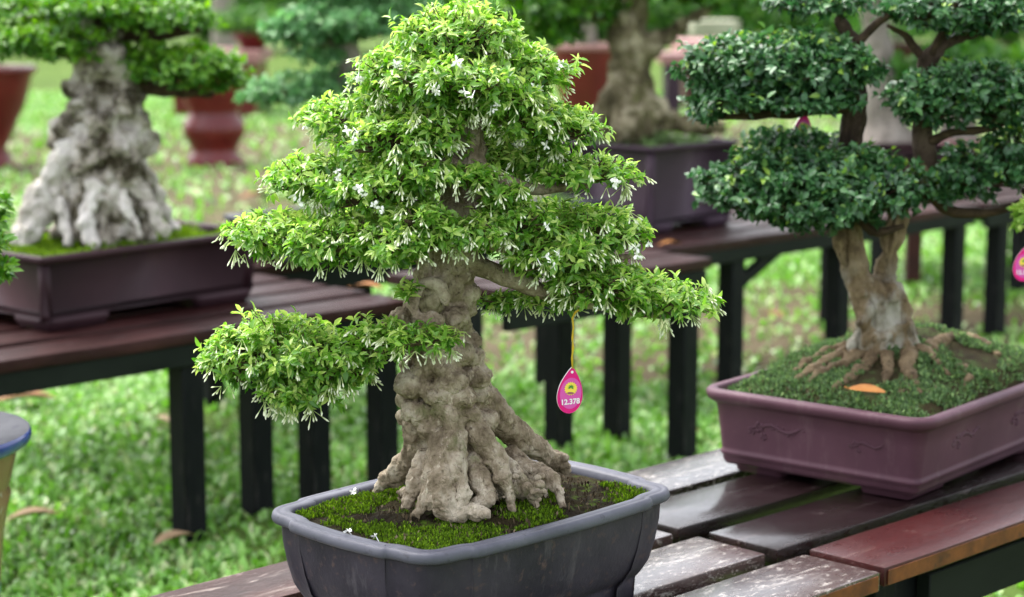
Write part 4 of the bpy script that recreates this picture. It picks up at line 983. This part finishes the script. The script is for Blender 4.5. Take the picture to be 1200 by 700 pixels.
for lst in ([(98, 160, 22, -.04), (80, 185, 21, -.06), (60, 218, 19, -.07), (42, 250, 19, -.08), (28, 284, 17, -.09)], [(150, 205, 16, -.05), (168, 232, 10, -.07), (184, 256, 6, -.09), (196, 276, 4, -.1)], [(112, 222, 13, -.09), (101, 248, 9, -.12), (104, 272, 7, -.14), (112, 290, 5, -.15)],
            [(135, 222, 11, -.08), (150, 248, 7, -.12), (166, 278, 5, -.14)], [(165, 190, 11, 0), (186, 235, 7, .03), (203, 268, 5, .05)], [(62, 222, 13, -.06), (75, 250, 9, -.1), (80, 282, 6, -.12)]):
    organic('root', [c3(lst)], Lt, M['bark_white_root'], .005, (), ((14, .012), (36, .012), (80, .004)), 1, .008)
lp = [(42, 48, 82, 20, -.05), (10, 20, 60, 22, 0), (185, 20, 62, 22, -.05), (110, 10, 60, 14, -.1), (215, 82, 66, 28, -.05), (255, 92, 38, 18, -.03), (165, 65, 26, 16, -.02), (70, 62, 40, 12, -.08), (120, -18, 80, 30, .05)]
lpads = [Pad(x, y, rx, ry, YL + dy) for x, y, rx, ry, dy in lp]
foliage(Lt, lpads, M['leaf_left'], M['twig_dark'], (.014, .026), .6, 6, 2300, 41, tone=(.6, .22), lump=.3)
for pts_, rd in (([PY(120, 50, YL), PY(80, 60, YL), PY(30, 62, YL)], (.03, .02, .008)), ([PY(122, 40, YL), PY(160, 40, YL), PY(205, 40, YL), PY(235, 35, YL)], (.028, .02, .014, .006)), ([PY(122, 90, YL), PY(160, 98, YL), PY(215, 108, YL), PY(250, 108, YL)], (.03, .022, .016, .006)), ([PY(126, 10, YL), PY(110, -10, YL), PY(100, -25, YL)], (.02, .012, .006))):
    branch(Lt, pts_, rd, M['twig_dark'], .008)

# ------------------------------------------------------------------ middle bonsai with the tall olive trunk
YM = 6.55; k4 = YM / FPX * 1.01
Mt = thing('bonsai_tree', 'tall bonsai with smooth olive trunk flaring at its base in the plum pot', 'bonsai tree', PZ(742, 155, .74))
def c4(lst): return [(PY(x, y, YM + dy), r * k4) for x, y, r, dy in lst]
tr = [c4([(738, 145, 38, 0), (738, 100, 28, 0), (738, 60, 26, 0), (736, 20, 25, 0), (732, -20, 22, 0), (728, -60, 15, 0)]), c4([(722, 115, 18, -.05), (702, 135, 12, -.06), (690, 150, 8, -.06)]), c4([(760, 130, 20, -.05), (790, 142, 15, -.04), (815, 148, 12, -.02), (845, 152, 7, 0)]),
      c4([(750, 60, 18, 0), (780, 45, 13, -.03), (805, 25, 9, -.04), (835, 8, 7, -.04)]), c4([(735, 140, 20, -.08), (725, 158, 10, -.12)])]
organic('trunk', tr, Mt, M['bark_far'], .009, (), ((8, .012), (26, .012)), 2, .022)
mpd = [Pad(620, 22, 72, 28, YM + .1), Pad(675, 8, 60, 24, YM), Pad(580, 8, 50, 22, YM + .15), Pad(650, 42, 36, 12, YM), Pad(850, -4, 60, 14, YM), Pad(790, -25, 90, 24, YM), Pad(700, -50, 110, 40, YM)]
foliage(Mt, mpd, M['leaf_left'], M['twig_dark'], (.024, .04), .6, 6, 900, 51, tone=(.45, .22))
for pts_, rd in (([PY(735, 10, YM), PY(690, 15, YM), PY(620, 30, YM)], (.04, .03, .01)), ([PY(731, -30, YM), PY(780, -20, YM), PY(840, -5, YM)], (.035, .022, .01))): branch(Mt, pts_, rd, M['bark_far'], .01)

# ------------------------------------------------------------------ blue green bonsai on the second row
YB = T1.y + .02; k5 = YB / FPX
Bt = thing('bonsai_tree', 'blurred bonsai with pale blue green foliage behind the flowering crown', 'bonsai tree', PZ(372, 255, .62))
organic('trunk', [[(PY(400, 245, YB), .07), (PY(410, 190, YB), .05), (PY(420, 130, YB), .045), (PY(410, 70, YB), .035), (PY(400, 10, YB), .02)]], Bt, M['bark_grey'], .01, (), ((10, .01),), 2)
bp = [Pad(405, 28, 80, 28, YB - .05), Pad(350, 38, 40, 22, YB - .1), Pad(460, 20, 60, 26, YB), Pad(345, 108, 48, 22, YB - .1), Pad(395, 95, 36, 16, YB), Pad(310, 112, 26, 15, YB - .05), Pad(420, -20, 80, 24, YB), Pad(372, 66, 30, 10, YB - .08)]
foliage(Bt, bp, M['leaf_blue'], M['twig'], (.02, .034), .6, 6, 1200, 61, tone=(.5, .22))
for pts_, rd in (([PY(413, 90, YB), PY(380, 105, YB), PY(320, 118, YB)], (.03, .02, .008)), ([PY(405, 40, YB), PY(440, 35, YB), PY(480, 30, YB)], (.025, .018, .008)), ([PY(408, 50, YB), PY(370, 50, YB), PY(340, 48, YB)], (.025, .016, .008))): branch(Bt, pts_, rd, M['bark_grey'], .01)

# ------------------------------------------------------------------ glazed planter at the left edge
GP = thing('glazed_planter', 'brown drip glazed planter with cobalt blue rim at the left edge', 'planter', (-.966, 3.17, 0))
zr = 1.31 - 3.17 * math.tan(PITCH + math.atan((507 - 350) / FPX))
mb = MB(); mb.lathe([(.0, .0), (.105, 0), (.108, .01), (.112, .05), (.130, .2), (.150, zr - .17), (.158, zr - .13), (.164, zr - .105), (.159, zr - .095), (.164, zr - .085), (.170, zr - .06), (.174, zr - .045), (.176, zr - .024)], 64); mb.build('body', M['glaze_drip'], GP)
mb = MB(); mb.lathe([(.172, zr - .028), (.186, zr - .027), (.196, zr - .020), (.200, zr - .010), (.199, zr - .003), (.197, zr)], 64); mb.build('rim_edge', M['glaze_blue'], GP)
mb = MB(); mb.lathe([(.197, zr), (.192, zr + .0015), (.12, zr - .004), (.116, zr - .008), (.114, zr - .05)], 64); mb.build('rim_top', M['glaze_grey'], GP)
mb = MB(); mb.lathe([(.1155, zr - .03), (.06, zr - .022), (.001, zr - .018)], 32); mb.build('soil', M['soil'], GP)
gl = thing('bonsai_tree', 'leafy bonsai in the glazed planter, only its bright sprigs reaching in at left', 'bonsai tree', (-.965, 3.17, zr - .02))
organic('trunk', [[(Vector((-.965, 3.17, zr - .03)), .04), (Vector((-.975, 3.18, zr + .12)), .03), (Vector((-.95, 3.17, zr + .28)), .022), (Vector((-.96, 3.17, zr + .4)), .01)]], gl, M['bark_main'], .005, (), ((20, .005), (60, .003)), 2)
gp = [Pad(-5, 240, 22, 14, 3.14), Pad(-25, 260, 34, 22, 3.12), Pad(-5, 285, 18, 12, 3.10), Pad(-8, 318, 20, 22, 3.10), Pad(-70, 250, 70, 30, 3.17), Pad(-110, 170, 70, 40, 3.17), Pad(-40, 315, 36, 24, 3.12)]
foliage(gl, gp, M['leaf_left'], M['twig'], (.014, .024), .42, 6, 3600, 71, tone=(.62, .2), droop=.4)
branch(gl, [(-.96, 3.17, zr + .2), PY(-40, 300, 3.14), PY(-5, 310, 3.12)], (.012, .007, .003), M['twig']); branch(gl, [(-.955, 3.17, zr + .3), PY(-40, 260, 3.14), PY(0, 255, 3.13)], (.012, .007, .003), M['twig'])

# ------------------------------------------------------------------ far pots, tables, shrubs and trees
def bushy(root, c, r, mat, n_, L, seed, low=-.5):
    """far foliage: leaf-sized facets through an uneven ellipsoid"""
    pad = Pad(600, 350, 10, 10, 5); pad.c = Vector(c); pad.r = np.array(r); q = np.random.default_rng(seed)
    p, nn, d, f = pad_points(pad, n_, q, .35, low, .4, .6)
    D = nrm(q.normal(0, 1, p.shape) + nn * .4); N = nn + q.normal(0, .5, p.shape); N = nrm(N - D * (N * D).sum(1)[:, None]); Ls = q.uniform(L * .6, L * 1.3, len(p))
    me = leaf_mesh(p - np.array(root_loc(root)), D, N, Ls, Ls * .55, np.clip(q.normal(.45, .25, len(p)), 0, 1)); return link('crown', me, mat, root, 'stuff')
def urn(label, base, prof, mat, rim=None, plant=None, name='pot', seed=1, lm='leaf_shrub', wood='bark_grey'):
    root = thing(name, label, 'pot', base)
    mb = MB(); mb.lathe(prof, 40); mb.build('body', mat, root)
    r, z = prof[-1]; mb = MB(); mb.lathe([(r - .002, z - .05), (r + .015, z - .045), (r + .02, z - .01), (r + .01, z), (r - .03, z), (r - .04, z - .06)], 40); mb.build('rim', rim or mat, root)
    mb = MB(); mb.lathe([(r - .035, z - .05), (.001, z - .03)], 24); mb.build('soil', M['soil'], root)
    if plant:
        lab, h, rx, rz = plant; b_ = Vector(base) + Vector((0, 0, z - .04))
        t = thing('potted_tree', lab, 'bonsai tree', b_); mb = MB()
        pts_ = [b_ + Vector((noise.noise(Vector((i * .7, seed, 0))) * .1 * i / 4, 0, h * i / 5)) for i in range(6)]
        mb.tube(pts_, [.10 - .013 * i for i in range(6)], 10); mb.build('trunk', M[wood], t, world=True)
        bushy(t, b_ + Vector((0, 0, h)), (rx, rx, rz), M[lm], 1500, .06, seed); bushy(t, b_ + Vector((rx * .7, 0, h * .75)), (rx * .6, rx * .6, rz * .6), M[lm], 600, .06, seed + 1)
    return root
B0 = PZ(252, 193, 0); s = B0.y / FPX
urn('dark red ringed urn on the far lawn beside the white trunk', B0, [(33 * s, 0), (34 * s, 6 * s), (28 * s, 13 * s), (26 * s, 18 * s), (30 * s, 26 * s), (36 * s, 36 * s), (37 * s, 44 * s), (34 * s, 52 * s), (29 * s, 59 * s), (29 * s, 64 * s), (34 * s, 74 * s), (38 * s, 88 * s), (40 * s, 104 * s)], M['red_glaze'], None, None)
B1 = PZ(-22, 196, 0); s = B1.y / FPX
urn('tall dark red goblet pot cut by the left edge', B1, [(38 * s, 0), (36 * s, 12 * s), (30 * s, 22 * s), (40 * s, 45 * s), (54 * s, 75 * s), (62 * s, 105 * s), (65 * s, 118 * s)], M['red_glaze'], None, ('dark bushy plant in the goblet pot at the left edge', .5, .5, .25), seed=5)
B2 = PZ(686, 158, 0); s = B2.y / FPX
urn('large dark red pot with faded pink rim behind the olive trunk', B2, [(26 * s, 0), (28 * s, 30 * s), (34 * s, 70 * s), (38 * s, 106 * s)], M['red_glaze'], M['pink_paint'], ('dark leafy plant in the pink rimmed red pot', .55, .75, .25), seed=8)
def table(label, px0, px1, prow, Y, th, topm, legm, depth=.8, name='display_table'):
    a = PY(px0, prow, Y); b_ = PY(px1, prow, Y); z = a.z; root = thing(name, label, 'table', ((a.x + b_.x) / 2, Y, 0), 0, 'far display tables'); w = b_.x - a.x
    mb = MB(); mb.box((-w / 2, -depth / 2, z - th), (w / 2, depth / 2, z)); mb.build('table_top', topm, root, smooth=False)
    mb = MB(); mb.box((-w / 2 + .05, -depth / 2 + .03, 0), (w / 2 - .05, depth / 2 - .03, z - th)); mb.build('plinth', legm, root, smooth=False)
    return root, z
t_, z_ = table('low red plinth with faded pink top beyond the left bonsai', 205, 312, 58, 19.0, .10, M['pink_paint'], M['red_glaze'], 1.0)
urn('small dark red bowl on the left pink topped plinth', (PY(296, 40, 19.1).x, 19.1, z_), [(.10, 0), (.13, .05), (.17, .12), (.18, .16)], M['red_glaze'], None, ('small rounded green bush in the bowl on the plinth', .12, .36, .14), seed=12)
t_, z_ = table('red plinth with pale pink top right of the olive trunk', 792, 905, 47, 20.0, .16, M['pink_paint'], M['redwood'], 1.2)
t_, z_ = table('pale concrete slab table far behind, right of the olive trunk', 808, 862, 24, 30.0, .18, M['concrete'], M['concrete'], 1.2)
t_, z_ = table('maroon plinth right of the olive trunk with dull purple side', 772, 802, 62, 17.0, .08, M['pink_paint'], M['plum_clay'], .6)
urn('tan pot on the far grass behind the upper right pads', (PZ(1048, 110, 0).x, PZ(1048, 110, 0).y, 0), [(.2, 0), (.28, .3), (.33, .55)], M['redwood'], None, ('olive bush in the tan pot behind the upper right pads', .3, .6, .35), seed=15)
# far bench with red brown legs, carrying the grey trunked bonsai and the coral pot
yb = PZ(1070, 331, 0).y
FB = thing('bench', 'far bench with red brown legs behind the dark green bonsai', 'bench', (1.95, yb, 0), 0)
for i in range(4):
    o = link('plank', bevel_box_mesh('plank', 1.5, .14, .03, .004, 1), M['plank_rear'], FB); o.location = (.10, -.02 + i * .18, .47)
for x in (1070, ):
    X0 = PY(x, 300, yb).x - 1.95
for dx in (X0, .78):
    for dy in (0, .55):
        o = link('leg', bevel_box_mesh('leg', .062, .062, .47, .003, 1), M['redwood'], FB); o.location = (dx, dy, 0)
o = link('apron', bevel_box_mesh('apron', .92, .03, .07, .003, 1), M['redwood'], FB); o.location = (.35, .07, .398)
gb = Vector((PY(1040, 180, yb + .25).x, yb + .25, .5))
box_pot('low brown tray of the grey trunked bonsai on the far bench', gb, 0, .27, .17, .085, M['maroon_clay'], None, ribs=False, taper=.02)
Gt = thing('bonsai_tree', 'far bonsai with grey trunk behind the dark green pads at right', 'bonsai tree', gb + Vector((0, 0, .08))); Yg = yb + .25; kg = Yg / FPX
organic('trunk', [[(PY(1040, 176, Yg), 36 * kg), (PY(1036, 150, Yg), 26 * kg), (PY(1030, 110, Yg), 21 * kg), (PY(1028, 60, Yg), 18 * kg), (PY(1022, 10, Yg), 14 * kg), (PY(1020, -40, Yg), 8 * kg)], [(PY(1050, 160, Yg), 18 * kg), (PY(1080, 176, Yg), 10 * kg)]], Gt, M['bark_grey'], .012, (), ((6, .02), (20, .01)), 2)
for i, (x, y, rx, ry) in enumerate([(1000, -40, 90, 30), (1080, -30, 80, 30), (1040, -80, 90, 40)]):
    c = PY(x, y, Yg); bushy(Gt, c, (rx * kg, rx * kg, ry * kg), M['leaf_shrub'], 1500, .05, 90 + i)
cb = Vector((PY(1122, 180, yb + .25).x, yb + .25, .5))
urn('coral pot with pale rim glimpsed between the right hand pads', cb, [(.09, 0), (.12, .04), (.14, .07), (.15, .095)], M['coral_paint'], M['pink_paint'], ('shadowy bush in the coral pot behind the right hand pads', .3, .3, .12), seed=19)
# third tag, blurred, behind the upper pads
hg = PY(943, 131, YR + .15)
price_tag('blurred pink teardrop price tag showing between the two left pads of the dark bonsai', None, hg, .2, '12,378', [PY(943, 133, YR + .15), PY(943, 124, YR + .15), PY(943, 112, YR + .14)])
# shrubs along the end of the lawn
rs = random.Random(2); shrub_desc = ['broad dark shrub at the end of the lawn beyond the left edge', 'shrub at the end of the lawn behind the goblet pot', 'shrub at the end of the lawn behind the white trunk', 'shrub at the end of the lawn behind the red urn', 'tall shrub at the end of the lawn behind the blue green bonsai', 'shrub at the end of the lawn directly behind the flowering crown',
       'shrub at the end of the lawn behind the pink rimmed pot', 'low shrub at the end of the lawn behind the olive trunk', 'low shrub at the end of the lawn behind the concrete slab', 'shrub at the end of the lawn behind the topmost right pads', 'shrub at the end of the lawn beyond the right edge', 'last shrub at the end of the lawn, far right']
for i, lab in enumerate(shrub_desc):
    x = -11 + i * 2.05; y = 33 + rs.uniform(-1, 1.5); h = rs.uniform(1.7, 2.4) * (.62 if i in (7, 8) else 1)
    t = thing('shrub', lab, 'shrub', (x, y, 0), 0, 'shrubs closing the lawn'); mb = MB()
    mb.tube([(x, y, 0), (x + .05, y, h * .5)], [.07, .05], 8); mb.build('stem', M['bark_grey'], t, world=True)
    bushy(t, (x, y, h * .5), (1.35, 1.1, h * .56), M['leaf_shrub'], 2600, .17, 200 + i, -1.0)
for i, (px, Y, lab) in enumerate([(264, 24, 'far tree with slim grey trunk behind the left pink plinth'), (690, 38, 'far tree with broad crown beyond the shrubs in the middle'), (1180, 36, 'far tree with broad crown beyond the shrubs at right'), (40, 40, 'far tree with broad crown beyond the shrubs at left')]):
    b_ = PY(px, 100, Y); b_.z = 0; t = thing('tree', lab, 'tree', b_, 0, 'trees beyond the lawn'); mb = MB(); hh = 3.4 + i * .4
    mb.tube([b_ + Vector((noise.noise(Vector((k, i, 0))) * .12, 0, hh * k / 6)) for k in range(7)], [.16 - .014 * k for k in range(7)], 10); mb.build('trunk', M['bark_grey'], t, world=True)
    for j in range(3): bushy(t, b_ + Vector((rs.uniform(-1, 1), rs.uniform(-.8, .8), hh + rs.uniform(-.3, .8))), (1.5, 1.4, .9), M['leaf_shrub'], 1600, .18, 300 + i * 5 + j, -.9)
